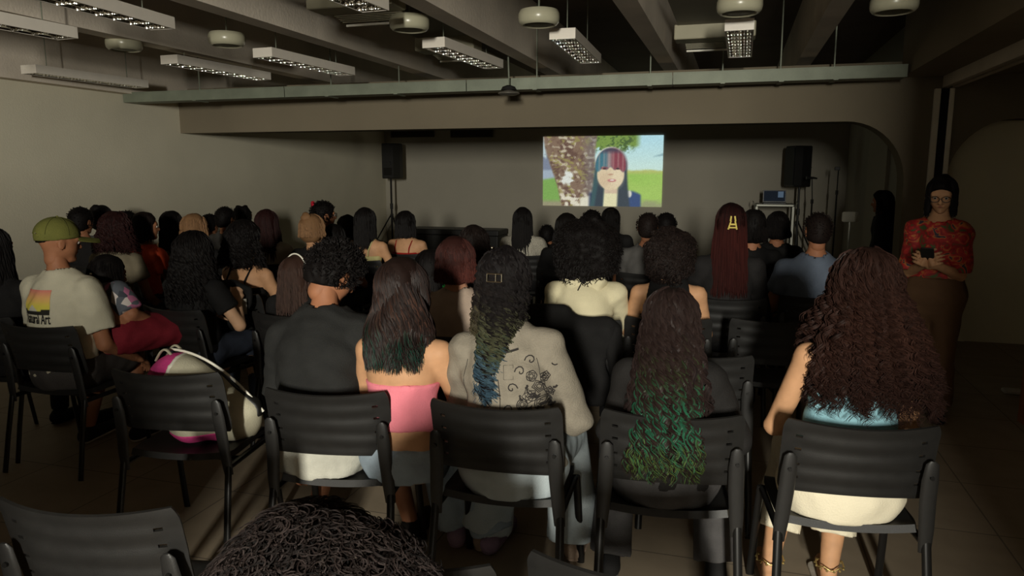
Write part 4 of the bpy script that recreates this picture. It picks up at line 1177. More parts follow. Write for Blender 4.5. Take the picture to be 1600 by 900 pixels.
# woman in grey denim jacket
o, J = person('woman in grey denim jacket with embroidered flowers and blue-tipped curls', 790, 378, 2.63, 2, on=CH['jacket'] + [.03, 0], lean=5, hp=7, sw=.158, lift=.03, legs=((-.22, .34), (.18, .36)), wide=1.04, knee=.03)
body(J, o, SK['light'], .015, .010)
jk = top(J, o, 'jacket', fabric('grey_denim', 138, 130, 116, var=.1, scale=25, bump=.35), .0095, inf=.020, fold=.0042, seed=9, neck=.066, wide=1.04)
col_ = MB()
trousers(J, o, fabric('jeans_wide', 172, 182, 186, var=.14, scale=8), .012, length=.92, flare=.062, inf=.016, waist=.10, name='jeans', wide=1.08)
P_, a_, r_, f_, k_ = J['P'], J['a'], J['r'], J['f'], J['k']
def jp(x, t): return P_ + a_ * t * k_ + r_ * x - f_ * .1
def je(x, t): return jp(x + .012, t + .085)
M_thread = mat('dark_thread', rgb(44, 40, 38), .8, 0, .15, 60)
mb = MB()
def stitch(pts, w=.0022):
    q = project_pts(jk, pts, J['f'], .0015); mb.tube(q, w, 5)
g = np.random.RandomState(2)
def rose(cx, cy, R):
    for j in range(3):
        n_ = 10; ph = g.rand() * 6.28
        stitch([je(cx + R * (1 - .3 * j) * (1 + .18 * math.cos(5 * t + ph)) * math.cos(t), cy + R * (1 - .3 * j) * (1 + .18 * math.cos(5 * t + ph)) * math.sin(t)) for t in np.linspace(0, 6.28, n_ + 1)], .0019)
for cx, cy, R in ((.09, .155, .022), (.125, .185, .020), (.105, .222, .017), (.065, .130, .018), (.145, .215, .014), (.125, .128, .021), (.085, .105, .014), (.15, .160, .016)): rose(cx, cy, R)
for x0, y0, sgn in ((.068, .238, 1), (.035, .185, -1), (.02, .115, 1), (.10, .27, 1)):
    stitch([je(x0 - .02 * (1 - t) * math.cos(7 * t) * sgn, y0 + .02 * (1 - t) * math.sin(7 * t)) for t in np.linspace(0, .95, 12)], .0024)
for i in range(26):
    x0, y0 = .03 + .14 * g.rand(), .09 + .17 * g.rand()
    if y0 > .10 + 1.25 * x0 or y0 < x0 * .3: continue
    an = g.rand() * 6.28; L_ = .012 + .012 * g.rand()
    stitch([je(x0 + L_ * t * math.cos(an + t), y0 + L_ * t * math.sin(an + t)) for t in np.linspace(0, 1, 5)], .0042 if i % 2 else .0025)
mb.build('embroidery', M_thread, o)
mb = MB(); stitch([jp(0, t) for t in np.linspace(.0, .30, 12)], .0016)
for s in (-1, 1): stitch([jp(s * (.128 + .02 * math.sin(t * 3)), .14 + .22 * t) for t in np.linspace(0, 1, 14)], .0012)
stitch([jp(x, .395 - .012 * math.cos(x * 20)) for x in np.linspace(-.07, .07, 14)], .0045)
stitch([jp(.022, .345), jp(.022, .30), jp(.055, .30), jp(.055, .345), jp(.022, .345)], .0009)
mb.build('seam', M_thread, o)
OLV, BLU = F3(92, 92, 68), F3(78, 102, 116)
JR = [(0, F3(30, 26, 27)), (.42, F3(34, 30, 29)), (.62, OLV), (.74, F3(74, 84, 66)), (.84, BLU), (1, F3(70, 98, 118))]
shoes(J, o, fabric('sandal', 168, 146, 128))
hair(J, o, 'curly', F3(32, 28, 28), .0135, n=960, N=68, drop=.40, W=.80, D=1.18, amp=.011, cyc=9, locks=8, lockr=.004, rad=.0017, seed=21, phimax=75, phi0=42, xb=-.028, yb=-.035, ramp=JR, tipfrac=.75, jit=.16, corew=.62)
hair(J, o, 'curly', F3(32, 28, 28), .0135, n=600, N=38, drop=.20, W=1.25, D=1.1, amp=.010, cyc=5, locks=8, lockr=.004, rad=.0017, seed=22, phimax=75, phi0=-62, ramp=[(0, F3(30, 26, 27)), (.6, F3(40, 34, 32)), (.9, F3(78, 72, 54)), (1, F3(86, 78, 58))], cap=False, core=False, jit=.25)
M_silver = mat('silver_clip', rgb(220, 210, 190), .18, 1, .03, 20)
r2, f2, u2 = J['Rh']; cc = J['C'] - f2 * .138 + u2 * .012
mb = MB()
for s in (-1, 1):
    mb.tube([cc + r2 * s * .001 * 0 + r2 * (.004 if s > 0 else -.028) + u2 * z for z in (-.014, .014)], .0028, 6)
mb.tube([cc + r2 * x + u2 * .014 for x in (-.028, .026)], .0028, 6).tube([cc + r2 * x - u2 * .014 for x in (-.028, .026)], .0028, 6).tube([cc + r2 * .026 + u2 * z for z in (-.014, .014)], .0028, 6)
mb.build('hair_clip', M_silver, o)
V, Q, T = uv_ball(J['C'] - f2 * .085 + u2 * .118 - r2 * .028, .005); link('hair_pearl', mesh_np('hair_pearl', V, Q, T), M_silver, o)
# woman with long green-tipped curls
o, J = person('woman in dark clothes with very long curls turning green at the tips', 1050, 446, 2.62, 6, on=CH['green'], lean=3, hp=12, sw=.138, lift=.02, arms=('lap', ((.40, .10, -.80), (-.4, .8, .1))), knee=.08, legs=((-.20, .22), (.22, .24)))
body(J, o, SK['tan'], .015, .012)
top(J, o, 'long', fabric('charcoal_top', 34, 32, 31), .011, inf=.016, fold=.003, seed=31)
trousers(J, o, fabric('charcoal_jeans', 74, 72, 72, var=.2), .0125, length=.93, flare=.03, inf=.014, waist=.08)
shoes(J, o, fabric('black_shoe', 26, 25, 25), sole=fabric('white_stripe', 90, 88, 86))
GT = [(0, F3(50, 38, 36)), (.35, F3(50, 38, 35)), (.5, F3(60, 66, 44)), (.68, F3(44, 100, 74)), (.88, F3(52, 112, 84)), (1, F3(96, 120, 58))]
hair(J, o, 'curly', F3(52, 40, 37), .0135, n=1050, N=70, drop=.45, W=1.30, D=1.25, amp=.0105, cyc=7, locks=9, lockr=.0035, rad=.0018, seed=33, phimax=95, yb=-.20, xb=-.015, ramp=GT, gloss=True, tipfrac=.4, jit=.10, corew=.85, u=(.98, 1.14))
hair(J, o, 'curly', F3(48, 36, 34), .0135, n=440, N=50, drop=.32, W=1.55, D=1.2, amp=.010, cyc=5, locks=8, lockr=.0035, rad=.0018, seed=34, phimax=125, yb=-.12, cap=False, core=False, jit=.2, var=.4)
# woman with big brown curls
o, J = person('woman with huge brown curly hair, pale blue top and white trousers', 1356, 377, 2.66, 5, on=CH['curly'], lean=6, hp=6, sw=.160, lift=.055, arms=('lap', 'lap'), wide=1.04, legs=((-.18, .24), (.04, .24)), knee=-.01)
body(J, o, SK['tan'], .013, .012)
top(J, o, 'tank', fabric('pale_blue', 134, 178, 190, var=.08), .0095, inf=.010, fold=.0022, seed=41, wide=1.04, hem=.06)
trousers(J, o, fabric('white_linen', 232, 222, 196, var=.05, scale=6), .0115, length=.80, flare=.028, inf=.016, waist=.11, wide=1.06)
hair(J, o, 'curly', F3(54, 36, 31), .0135, n=2400, N=54, drop=.355, W=2.0, D=1.6, amp=.010, cyc=10, locks=6, lockr=.0045, rad=.0016, seed=43, phimax=140, u=(1.0, 1.32), xb=.035, yb=-.03, jit=.18, pw=.8, corew=1.25, thick=.03, ramp=[(0, F3(52, 35, 30)), (.5, F3(62, 40, 33)), (1, F3(50, 34, 30))], tipfrac=1, var=.45, gloss=True)
hair(J, o, 'curly', F3(58, 38, 32), .0135, n=600, N=42, drop=.22, W=1.9, D=1.6, amp=.011, cyc=6, locks=6, lockr=.004, rad=.0016, seed=44, phimax=150, u=(1.05, 1.36), jit=.5, cap=False, core=False, var=.45)
M_gold = mat('anklet', rgb(200, 180, 120), .3, .8, .05, 30)
for n_ in 'LR':
    A_ = J['A' + n_]
    mb = MB().tube([A_ + np.array([.05 * math.cos(t), -.01 + .05 * math.sin(t), .03 + .006 * math.sin(5 * t)]) for t in np.linspace(0, 6.28, 24)], .003, 6)
    for t in np.linspace(0, 6.28, 14): V, Q, T = uv_ball(A_ + np.array([.052 * math.cos(t), -.01 + .052 * math.sin(t), .024]), .005, None, 5); mb.add(V, Q, T)
    mb.build('anklet', M_gold, o)
    s = MB().rbox(A_ * [1, 1, 0] + np.array([-.045, -.06, .0]), A_ * [1, 1, 0] + np.array([.045, .19, .014]), .03).build('sandal', fabric('sandal_white', 190, 180, 165), o)
# foreground head at the bottom edge
o, J = person('person with greying dark curly hair at the bottom edge, nearest the camera', 512, 806, 1.10, 0, lean=8, hp=4, sw=.17, lift=.08, pz=.48, legs=((-.12, .33), (.12, .33)), chair_label='black plastic chair under the foreground curly-haired person')
body(J, o, SK['brown'], .02, .012, hands=False)
top(J, o, 'long', fabric('dark_grey_top', 40, 38, 38), .014, seed=51)
trousers(J, o, fabric('dark_trousers_front', 30, 30, 34), .022)
shoes(J, o, fabric('black_shoe', 26, 25, 25), vs=.012)
hair(J, o, 'afro', F3(46, 38, 36), .0115, n=3300, N=22, drop=.10, amp=.015, cyc=1.5, rad=.0010, blob=.152, seed=52, var=.9, bn=(.014, 34))
hair(J, o, 'curly', F3(88, 78, 70), .012, n=240, N=40, drop=.16, W=1.5, D=1.4, amp=.010, cyc=3, rad=.0013, seed=53, phimax=175, u=(1.5, 1.8), cap=False, core=False, jit=.4, var=.6)

# ------------------------------------------------------------------ left group
o, J = person('man in olive cap and cream printed T-shirt seated at far left', 92, 340, 3.12, 4, male=True, lean=2, hp=5, hy=-30, sw=.168, lift=.02, arms=('lap', ((.16, .10, -.95), (-.05, .80, -.42))), wide=1.02, chair_label='black plastic chair under the man in olive cap', legs=((-.16, .28), (.12, .38)))
body(J, o, SK['brown'], .0145, .008)
ts = top(J, o, 'tee', fabric('cream_tee', 196, 190, 168, var=.05), .0105, inf=.02, fold=.0035, seed=61, wide=1.02, sleeve=.72)
trousers(J, o, fabric('grey_shorts', 70, 66, 64), .014, length=.44, name='shorts', inf=.02, wide=1.02)
shoes(J, o, fabric('black_sneaker', 40, 38, 40), sole=fabric('white_sole', 200, 195, 185))
hair(J, o, 'short', HC['black'], .009, n=200, amp=0, thick=.003, rad=.0012, seed=62, nape=-.035)
C_, (hr, hf, hu) = J['C'], J['Rh']
F = Field(C_ - .2, C_ + .24, .007)
F.ell(C_ + hu * .035 - hf * .012, (.094, .112, .100), J['Rh'], .01); F.cut(C_ + hu * .018, -hu + hf * .12)
M_olive = fabric('olive_cap', 104, 104, 50, var=.1)
cp = obj_field(F, 'cap', M_olive, o)
mb = MB()
for k in range(6):
    t_ = k * math.pi / 3 + .3
    mb.tube([C_ + hu * (.035 + .1015 * math.cos(q_)) + (hr * .0955 * math.cos(t_) + hf * .1135 * math.sin(t_)) * math.sin(q_) - hf * .012 for q_ in np.linspace(.05, 1.5, 9)], .0016, 5)
mb.build('panel_seam', fabric('olive_seam', 84, 84, 40), cp)
V, Q, T = uv_ball(C_ + hu * .136 - hf * .012, .007); link('button', mesh_np('button', V, Q, T), M_olive, cp)
V, Q = shell_grid(lambda u, v: tuple(C_ + hr * (u * 2 - 1) * .078 * math.sqrt(max(0, 1 - (v * .93) ** 2)) + hf * (.075 + v * .12) + hu * (.034 - .022 * (u * 2 - 1) ** 2 - .012 * v)), 14, 8, .004)
auto_smooth(link('brim', mesh_np('brim', V, Q), M_olive, cp))
q = C_ - hf * .10 + hu * .055
MB().tube([C_ + hf * -.118 + hu * .045 + hr * x for x in (-.03, 0, .03)], .004, 6).build('strap', M_silver, cp)
# shirt print: sunset panel, mountain, lettering
P_, a_, r_, f_, k_ = J['P'], J['a'], J['r'], J['f'], J['k']
def tp(x, t): return P_ + a_ * t * k_ + r_ * x - f_ * .1
nx, nz = 40, 30; U_, V_ = np.meshgrid(np.linspace(0, 1, nx), np.linspace(0, 1, nz)); pts = [tp(-.115 + .17 * u, .278 + .115 * v) for u, v in zip(U_.ravel(), V_.ravel())]
pp = project_pts(ts, pts, J['f'], .0025)
uf, vf = U_.ravel(), V_.ravel()
cb = np.array([rgb(214, 128, 118), rgb(226, 178, 110), rgb(214, 200, 84), rgb(196, 196, 96)])
cc_ = np.stack([np.interp(1 - vf, [0, .35, .65, 1], cb[:, i]) for i in range(3)], 1)
mt = (vf < .40 - 1.3 * np.abs(uf - .42)) ; cc_[mt] = rgb(190, 188, 172); lm = (vf < .14) | ((vf < .24) & (np.abs(uf - .42) > .30)); cc_[lm] = rgb(40, 38, 34)
i_ = (np.arange(nz - 1)[:, None] * nx + np.arange(nx - 1)[None]).ravel()
link('shirt_print', mesh_np('shirt_print', pp, np.stack([i_, i_ + 1, i_ + nx + 1, i_ + nx], 1), cols=cc_), attr_mat('print_colours', .8, .2), o)
def text_on(o_surf, txt, x0, t0, w, h, m, parent, mapper, direction, bold=.0):
    cu = bpy.data.curves.new('lettering', 'FONT'); cu.body = txt; cu.size = 1.0; cu.offset = bold; cu.resolution_u = 3
    to = bpy.data.objects.new('lettering', cu); COL.objects.link(to)
    bpy.context.view_layer.update()
    me = bpy.data.meshes.new_from_object(to.evaluated_get(bpy.context.evaluated_depsgraph_get()))
    bpy.data.objects.remove(to); bpy.data.curves.remove(cu)
    bm = bmesh.new(); bm.from_mesh(me); bmesh.ops.triangulate(bm, faces=bm.faces); bmesh.ops.subdivide_edges(bm, edges=bm.edges, cuts=1); bm.to_mesh(me); bm.free()
    co = np.array([v.co[:] for v in me.vertices]); lo, hi = co.min(0), co.max(0)
    pts = [mapper(x0 + (c[0] - lo[0]) / (hi[0] - lo[0]) * w, t0 + (c[1] - lo[1]) / (hi[1] - lo[1]) * h) for c in co]
    q = project_pts(o_surf, pts, direction, .0035)
    me.vertices.foreach_set('co', q.astype(np.float32).ravel()); me.update(); me.materials.clear()
    return link('lettering', me, m, parent)
M_ink = mat('black_ink', rgb(26, 24, 24), .8, 0, .05, 40)
text_on(ts, 'Natural Art', -.125, .235, .185, .05, M_ink, o, tp, J['f'], .012)
text_on(ts, 'SURF CO', -.05, .160, .10, .010, M_ink, o, tp, J['f']) if False else None
# girl on his lap
o, J = person('girl in dark floral top and red skirt sitting on the lap of cap man', 172, 396, 3.42, -26, hs=.9, pz=.70, lean=4, side=-20, hp=12, hr=-8, sw=.125, lift=.02, wide=.8, legs=((-.1, .42), (.08, .40)), arms='lap')
body(J, o, SK['brown'], .014, .009)
def floral():
    m = bpy.data.materials.new('floral_print'); m.use_nodes = True; nt = m.node_tree; b = nt.nodes['Principled BSDF']; b.inputs['Roughness'].default_value = .85
    tc = nt.nodes.new('ShaderNodeTexCoord'); v = nt.nodes.new('ShaderNodeTexVoronoi'); v.inputs['Scale'].default_value = 26; nt.links.new(tc.outputs['Object'], v.inputs['Vector'])
    r = nt.nodes.new('ShaderNodeValToRGB'); r.color_ramp.interpolation = 'CONSTANT'; e = r.color_ramp.elements
    e[0].position = 0; e[0].color = rgb(86, 90, 98) + (1,); e[1].position = .55; e[1].color = rgb(176, 104, 138) + (1,)
    x = e.new(.72); x.color = rgb(60, 64, 74) + (1,); x = e.new(.82); x.color = rgb(206, 196, 190) + (1,); x = e.new(.9); x.color = rgb(70, 72, 76) + (1,)
    sp = nt.nodes.new('ShaderNodeSeparateColor'); nt.links.new(v.outputs['Color'], sp.inputs[0]); nt.links.new(sp.outputs[0], r.inputs['Fac']); nt.links.new(r.outputs['Color'], b.inputs['Base Color'])
    return m
top(J, o, 'tee', floral(), .012, inf=.014, sleeve=.9, seed=65, wide=.8)
trousers(J, o, fabric('red_skirt', 120, 30, 42), .014, length=0, name='skirt', skirt=True, waist=.08, wide=.8)
hair(J, o, 'long', HC['black'], .010, n=500, N=20, drop=.20, W=1.2, D=1.2, amp=.006, cyc=1.5, rad=.0025, seed=66)
V, Q, T = uv_ball(J['C'] - J['Rh'][1] * .105 + J['Rh'][0] * .03 - J['Rh'][2] * .01, .009); link('hair_bow', mesh_np('hair_bow', V, Q, T), M_silver, o)
shoes(J, o, fabric('black_shoe', 26, 25, 25), vs=.012)
# ------------------------------------------------------------------ the rest of the audience
def crowd(label, who, px, py, Y, deg, sk, topk, topm, hairk, sit='black plastic chair under ', vs=.021, seed=1, tw=1.0, chair_=True, **spec):
    spec.setdefault('lift', .02)
    o, J = person(label, px, py, Y, deg, chair_label=(sit + who) if chair_ else None, wide=tw, **spec)
    body(J, o, SK[sk], vs * 1.25, .0145, hands=spec.get('arms') not in (None,) , handvs=.010, wide=tw)
    if topk in ('strap', 'tube'):
        top(J, o, 'band', topm, vs, t0=.0, t1=.31 if topk == 'strap' else .30, inf=.010, wide=tw, seed=seed)
        if topk == 'strap': straps(J, o, topm, .30)
    else:
        top(J, o, topk, topm, vs, wide=tw, seed=seed, inf=.015)
    trousers(J, o, fabric('dark_jeans%d' % (seed % 3), *((38, 40, 50), (30, 29, 30), (60, 66, 80))[seed % 3]), vs * 1.2, seed=seed, wide=tw)
    shoes(J, o, fabric('black_shoe', 26, 25, 25), vs=.02)
    kw = dict(vs=.016, seed=seed); kw.update(hairk[2] if len(hairk) > 2 else {})
    hair(J, o, hairk[0], hairk[1], **kw)
    return o, J
blk = fabric('black_cotton', 24, 23, 23); blk2 = fabric('black_knit', 30, 28, 28); wht = fabric('white_cotton', 190, 184, 172); gry = fabric('mid_grey', 84, 82, 80)
LONG = dict(n=170, N=14, drop=.30, W=1.15, D=1.2, rad=.0042)
BOB = dict(n=150, N=10, drop=.12, W=1.1, D=1.05, rad=.0042)
SHORT = dict(n=200, amp=0, thick=.010, rad=.0028)
CUR = dict(n=260, N=34, drop=.18, W=1.5, D=1.3, amp=.010, cyc=4, rad=.0032, u=(1.0, 1.25), thick=.025)
def H(base, **k): d = dict(base); d.update(k); return d

crowd('dark-clothed person at the left picture edge beside the cap man', 'dark-clothed person at the left edge', -14, 352, 3.15, 0, 'brown', 'long', blk, ('long', HC['black'], LONG), seed=70, arms='lap')
crowd('person with dark reddish hair and beige shirt behind the lap girl', 'the person in beige shirt', 183, 331, 4.55, 2, 'brown', 'tee', fabric('beige', 128, 118, 98), ('curly', HC['auburn'], H(CUR, W=1.7)), seed=71, arms='lap', lean=8, hp=8)
o, J = crowd('person in orange top seen in profile, facing right', 'the person in orange top', 226, 330, 5.05, -12, 'brown', 'tee', fabric('orange', 226, 84, 50), ('bob', HC['dark'], BOB), seed=72, arms='lap', hy=-35, lean=6)
crowd('dark-haired person half hidden between red-haired head and orange top', 'the half-hidden person left of the orange top', 199, 328, 5.4, 0, 'brown', 'tee', blk, ('short', HC['black'], SHORT), seed=73)
crowd('person with short black hair by the left wall, just right of olive cap', 'the short-haired person right of the olive cap', 126, 323, 5.1, 0, 'brown', 'tee', blk2, ('short', HC['black'], H(SHORT, thick=.016)), seed=74)
crowd('person with dark hair tied up in a topknot by the left wall', 'the person with a topknot by the left wall', 158, 320, 5.65, 0, 'brown', 'tee', gry, ('bun', HC['black'], H(BOB, drop=.05)), seed=75)
crowd('woman with long black hair in front of the left wall, left of blond head', 'the long-haired woman left of the blond head', 268, 328, 5.75, -5, 'light', 'strap', wht, ('long', HC['black'], LONG), seed=76)
crowd('person with short blond hair among the left rows', 'the blond person in the left rows', 303, 332, 5.05, 0, 'light', 'tee', blk, ('bob', HC['blond'], H(BOB, drop=.07, W=1.2)), seed=77)
crowd('dark-haired person just right of the blond head', 'the dark-haired person right of the blond head', 328, 333, 6.95, 0, 'brown', 'tee', blk, ('short', HC['black'], SHORT), seed=78)
crowd('short-haired man by the left wall, next to curled topknot', 'the short-haired man by the wall next to the topknot', 352, 322, 6.35, -6, 'brown', 'tee', gry, ('short', HC['black'], H(SHORT, thick=.012)), seed=79, male=True, sw=.185)
crowd('person with dark curls gathered on top, in front of the left wall', 'the person with gathered curls by the left wall', 380, 321, 7.0, -4, 'brown', 'tee', blk, ('afro', HC['black'], dict(n=160, N=8, drop=.02, amp=.006, cyc=1, rad=.003, blob=.105)), seed=80)
crowd('woman with long dark reddish hair and white top', 'the woman with long reddish hair and white top', 417, 326, 5.65, -6, 'light', 'tee', wht, ('long', HC['auburn'], H(LONG, W=1.6)), seed=81)
o, J = crowd('woman in black strappy top with bare shoulder and large black hair', 'the woman with bare shoulder and black straps', 384, 345, 4.25, -8, 'tan', 'strap', blk, ('curly', HC['black'], H(CUR, W=1.6)), seed=82, hy=-22, hp=6, arms='lap')
V, Q, T = uv_ball(J['C'] - J['Rh'][1] * .06 - J['Rh'][0] * .09 + J['Rh'][2] * .02, .007); link('hair_bead', mesh_np('hair_bead', V, Q, T), M_silver, o)
o, J = crowd('person all in black hugging a bag with both arms, forearm bare', 'the person in black hugging a bag', 306, 362, 3.75, -6, 'light', 'tee', blk, ('curly', HC['black'], H(CUR, drop=.3, W=1.7, n=420)), seed=83, vs=.013, arms=('cross', ((.45, .25, -.85), (-.55, .55, .62))), lean=3, hp=10)
wr = J['WR']
o17, J17 = crowd('woman with brown hair and thin pale headband behind the man in black T-shirt', 'the woman with pale headband', 466, 397, 3.70, 0, 'tan', 'tee', blk, ('long', HC['brown'], H(LONG, drop=.2, n=300, rad=.003)), seed=84, hy=-20, arms='lap')
def arc_band(o, J, m, name, fx=.02, w=.004):
    C, (r, f, u) = J['C'], J['Rh']
    MB().tube([C + r * .108 * math.cos(t) + u * (.01 + .126 * math.sin(t)) - f * fx for t in np.linspace(-.2, math.pi + .2, 20)], w, 6).build(name, m, o)
arc_band(o17, J17, M_alu, 'headband', .02, .0045)
o, J = crowd('blond person with gathered hair and black top, below the red flower', 'the blond person with gathered hair', 489, 333, 5.25, -3, 'tan', 'tee', blk, ('bun', HC['blond'], H(BOB, drop=.06)), seed=85, hy=-15)
o, J = crowd('person with dark curls, glasses and red flower in the hair, facing right', 'the person with red hair flower', 507, 315, 6.2, -20, 'brown', 'tee', blk, ('short', HC['black'], H(SHORT, thick=.022, amp=1, n=400)), seed=86, hy=-30)
C, (r, f, u) = J['C'], J['Rh']
mb = MB()
for k in range(6):
    a = k * math.pi / 3; c = C - r * .06 + u * .10 - f * .10 + (r * math.cos(a) + u * math.sin(a)) * .022
    V, Q, T = uv_ball(c, .018, None, 6); mb.add(V, Q, T)
mb.build('hair_flower', fabric('red_flower', 190, 30, 50), o, True)
mb = MB()
for s in (-1, 1): mb.tube([C + r * (s * .032 + .025 * math.cos(t)) + f * .104 + u * (.003 + .02 * math.sin(t)) for t in np.linspace(0, 6.28, 16)], .002, 5)
for s in (-1, 1): mb.tube([C + r * s * .057 + f * .104 + u * .005, C + r * s * .082 + f * .0 + u * .005], .002, 5)
mb.build('glasses', M_black, o)
crowd('person with black hair and red collar below the glasses wearer', 'the person with red collar', 522, 349, 5.65, -5, 'brown', 'tee', fabric('red_tee', 140, 24, 30), ('bob', HC['black'], BOB), seed=87)
crowd('dark-haired person with face turned right, left of the bare-backed woman', 'the dark-haired person turned right', 544, 335, 7.45, -25, 'brown', 'tee', blk, ('bob', HC['dark'], BOB), seed=88, hy=-25)
crowd('woman with long black hair and bare back in pale yellow top with white strap', 'the bare-backed woman in pale yellow', 571, 323, 6.15, -6, 'tan', 'strap', fabric('pale_yellow', 206, 198, 140), ('long', HC['black'], H(LONG, drop=.24, W=.95)), seed=89)
crowd('woman with black bob and red strappy top in front of the left loudspeaker', 'the woman in red strappy top', 634, 328, 6.75, -4, 'tan', 'strap', fabric('red_top', 150, 30, 28), ('bob', HC['black'], H(BOB, drop=.14)), seed=90)
o, J = crowd('woman with short reddish hair and grey-brown sweater', 'the woman in grey-brown sweater', 714, 368, 3.55, 0, 'rosy', 'long', fabric('taupe', 176, 156, 140, var=.08), ('bob', HC['red'], H(BOB, n=700, N=16, drop=.10, rad=.0024, ramp=[(0, F3(62, 34, 30)), (1, F3(96, 46, 38))])), seed=91, vs=.013, hy=-18, lean=5, arms='lap')
arc = J
crowd('person in bright green top glimpsed behind the woman in pink', 'the person in green top', 672, 388, 4.35, 0, 'brown', 'tee', fabric('green', 50, 186, 84), ('long', HC['black'], H(LONG, drop=.18)), seed=92)
crowd('dark-haired person behind the short red-haired woman', 'the dark-haired person behind the red-haired woman', 741, 353, 4.9, 4, 'brown', 'tee', blk, ('curly', HC['dark'], CUR), seed=93)
crowd('woman with long straight black hair and white lace top below the projected video', 'the woman in white lace top', 817, 323, 6.95, 2, 'tan', 'tee', fabric('lace', 170, 164, 150, var=.4, scale=120), ('long', HC['black'], LONG), seed=94)
crowd('small child with short dark hair between two long-haired women', 'the small child', 855, 350, 7.65, 2, 'brown', 'tee', blk, ('short', HC['black'], SHORT), seed=95, hs=.88, sw=.12, tw=.8)
crowd('dark-haired person left of the big black afro', 'the dark-haired person left of the afro', 886, 332, 6.1, 3, 'brown', 'tee', blk, ('bob', HC['black'], H(BOB, W=1.3)), seed=96)
o, J = crowd('person with big black afro in cream hooded sweater', 'the person in cream hooded sweater', 918, 338, 4.2, 3, 'tan', 'long', fabric('cream_hoodie', 216, 206, 172, var=.05), ('afro', HC['black'], dict(n=1300, N=14, drop=.03, amp=.007, cyc=1.5, rad=.0022, blob=.178, vs=.013)), seed=97, vs=.015, lift=.098, lean=12, hp=5, sw=.175, tw=1.08, arms='fwd')
F = Field(J['N'] - .3, J['N'] + .25, .011); P, a, r, f, k = J['P'], J['a'], J['r'], J['f'], J['k']
b_ = J['N'] - f * .075 - a * .02
F.seg(b_ - r * .10 + f * .03, b_ - a * .11 - f * .028, (.03, .032), (.05, .026), None, .03).seg(b_ + r * .10 + f * .03, b_ - a * .11 - f * .028, (.03, .032), (.05, .026), None, .03)
F.seg(b_ - r * .08, b_ + r * .08, .03, .03, None, .03).noise(.003, 50, 4)
obj_field(F, 'hood', fabric('cream_hoodie', 216, 206, 172), o)
c0 = b_ - f * .062 + r * .0
auto_smooth(MB().tube([c0 + a * .03 - r * .02, c0 - a * .0, c0 - a * .03 - r * .012, c0 - a * .055 - r * .022 - f * .01], .0035, 6).tube([c0 - a * .0, c0 + r * .018 + a * .012, c0 + r * .02 - a * .012, c0], .003, 6).tube([c0, c0 - r * .018 + a * .016, c0 - r * .022 - a * .01, c0], .003, 6).build('drawstring', M_black, o))
crowd('dark head directly above the afro, below the projected video', 'the dark-haired person above the afro', 925, 328, 6.85, 4, 'brown', 'tee', blk, ('short', HC['black'], H(SHORT, thick=.02)), seed=98)
o, J = crowd('woman with claw-clipped dark hair under the middle of the projected video', 'the woman with claw-clipped hair', 955, 323, 7.6, 5, 'tan', 'tee', blk, ('long', HC['black'], H(LONG, W=.9)), seed=99)
MB().tube([J['C'] + J['Rh'][2] * .10 - J['Rh'][1] * .08 + J['Rh'][0] * x for x in (-.03, .03)], .008, 6).build('hair_clip', M_silver, o)
crowd('man with short cropped hair and grey shirt, right below the video corner', 'the man in grey shirt', 1013, 330, 6.0, 5, 'brown', 'tee', gry, ('short', HC['dark'], H(SHORT, thick=.005)), seed=100, male=True, sw=.19)
crowd('dark-haired person right of the cropped man, farther back', 'the dark-haired person right of the cropped man', 1041, 332, 6.95, 6, 'brown', 'tee', blk, ('short', HC['black'], H(SHORT, thick=.016)), seed=101)
o, J = crowd('person with dark curly hair in black sleeveless top, bare shoulder showing', 'the curly person in black sleeveless top', 1048, 352, 4.2, 6, 'tan', 'tank', blk, ('afro', HC['dark'], dict(n=1100, N=16, drop=.035, amp=.010, cyc=1.6, rad=.0022, blob=.118, var=.5)), seed=102, vs=.015, lift=.045, sw=.165, tw=1.05, arms='lap')
o, J = crowd('woman with long straight dark-red hair held by a yellow claw clip', 'the woman with yellow claw clip', 1143, 316, 4.95, 6, 'tan', 'long', blk2, ('long', HC['darkred'], dict(n=800, N=20, drop=.42, W=1.35, D=1.2, rad=.0026, amp=.003, cyc=1.2, vs=.0145, ramp=[(0, F3(36, 18, 17)), (.3, F3(70, 29, 25)), (1, F3(60, 26, 23))])), seed=103, vs=.016, sw=.165, tw=1.05, arms='lap')
C, (r, f, u) = J['C'], J['Rh']; M_yel = mat('yellow_plastic', rgb(220, 200, 110), .35, 0, .04, 20)
mb = MB(); c0 = C - f * .135 + u * .0
for s in (-1, 1): mb.tube([c0 + r * s * .012 + u * .05, c0 + r * s * .014 + u * .02 - f * .012, c0 + r * s * .022 - u * .02 - f * .006, c0 + r * s * .026 - u * .03], .006, 6)
mb.tube([c0 - r * .022 - f * .01, c0 + r * .022 - f * .01], .006, 6).tube([c0 - r * .026 - f * .01 - u * .02, c0 + r * .026 - f * .01 - u * .02], .005, 6)
auto_smooth(mb.build('claw_clip', M_yel, o))
crowd('dark-haired person just behind the dark-red hair, left of the cart', 'the dark-haired person right behind the red hair', 1178, 325, 6.0, 8, 'brown', 'tee', blk, ('bob', HC['black'], H(BOB, W=1.25)), seed=104)
crowd('person with black hair in dark clothes in front of the laptop cart', 'the black-haired person in front of the cart', 1216, 329, 6.7, 8, 'brown', 'long', blk, ('bob', HC['black'], H(BOB, W=1.3, drop=.09)), seed=105)
crowd('man with cropped hair and blue-grey T-shirt, ears showing', 'the man in blue-grey T-shirt', 1279, 332, 5.2, 8, 'brown', 'tee', fabric('blue_grey', 98, 108, 124, var=.08), ('short', HC['dark'], H(SHORT, thick=.004, n=300)), seed=106, male=True, sw=.18, vs=.016, tw=1.06, arms='lap', lift=.008)
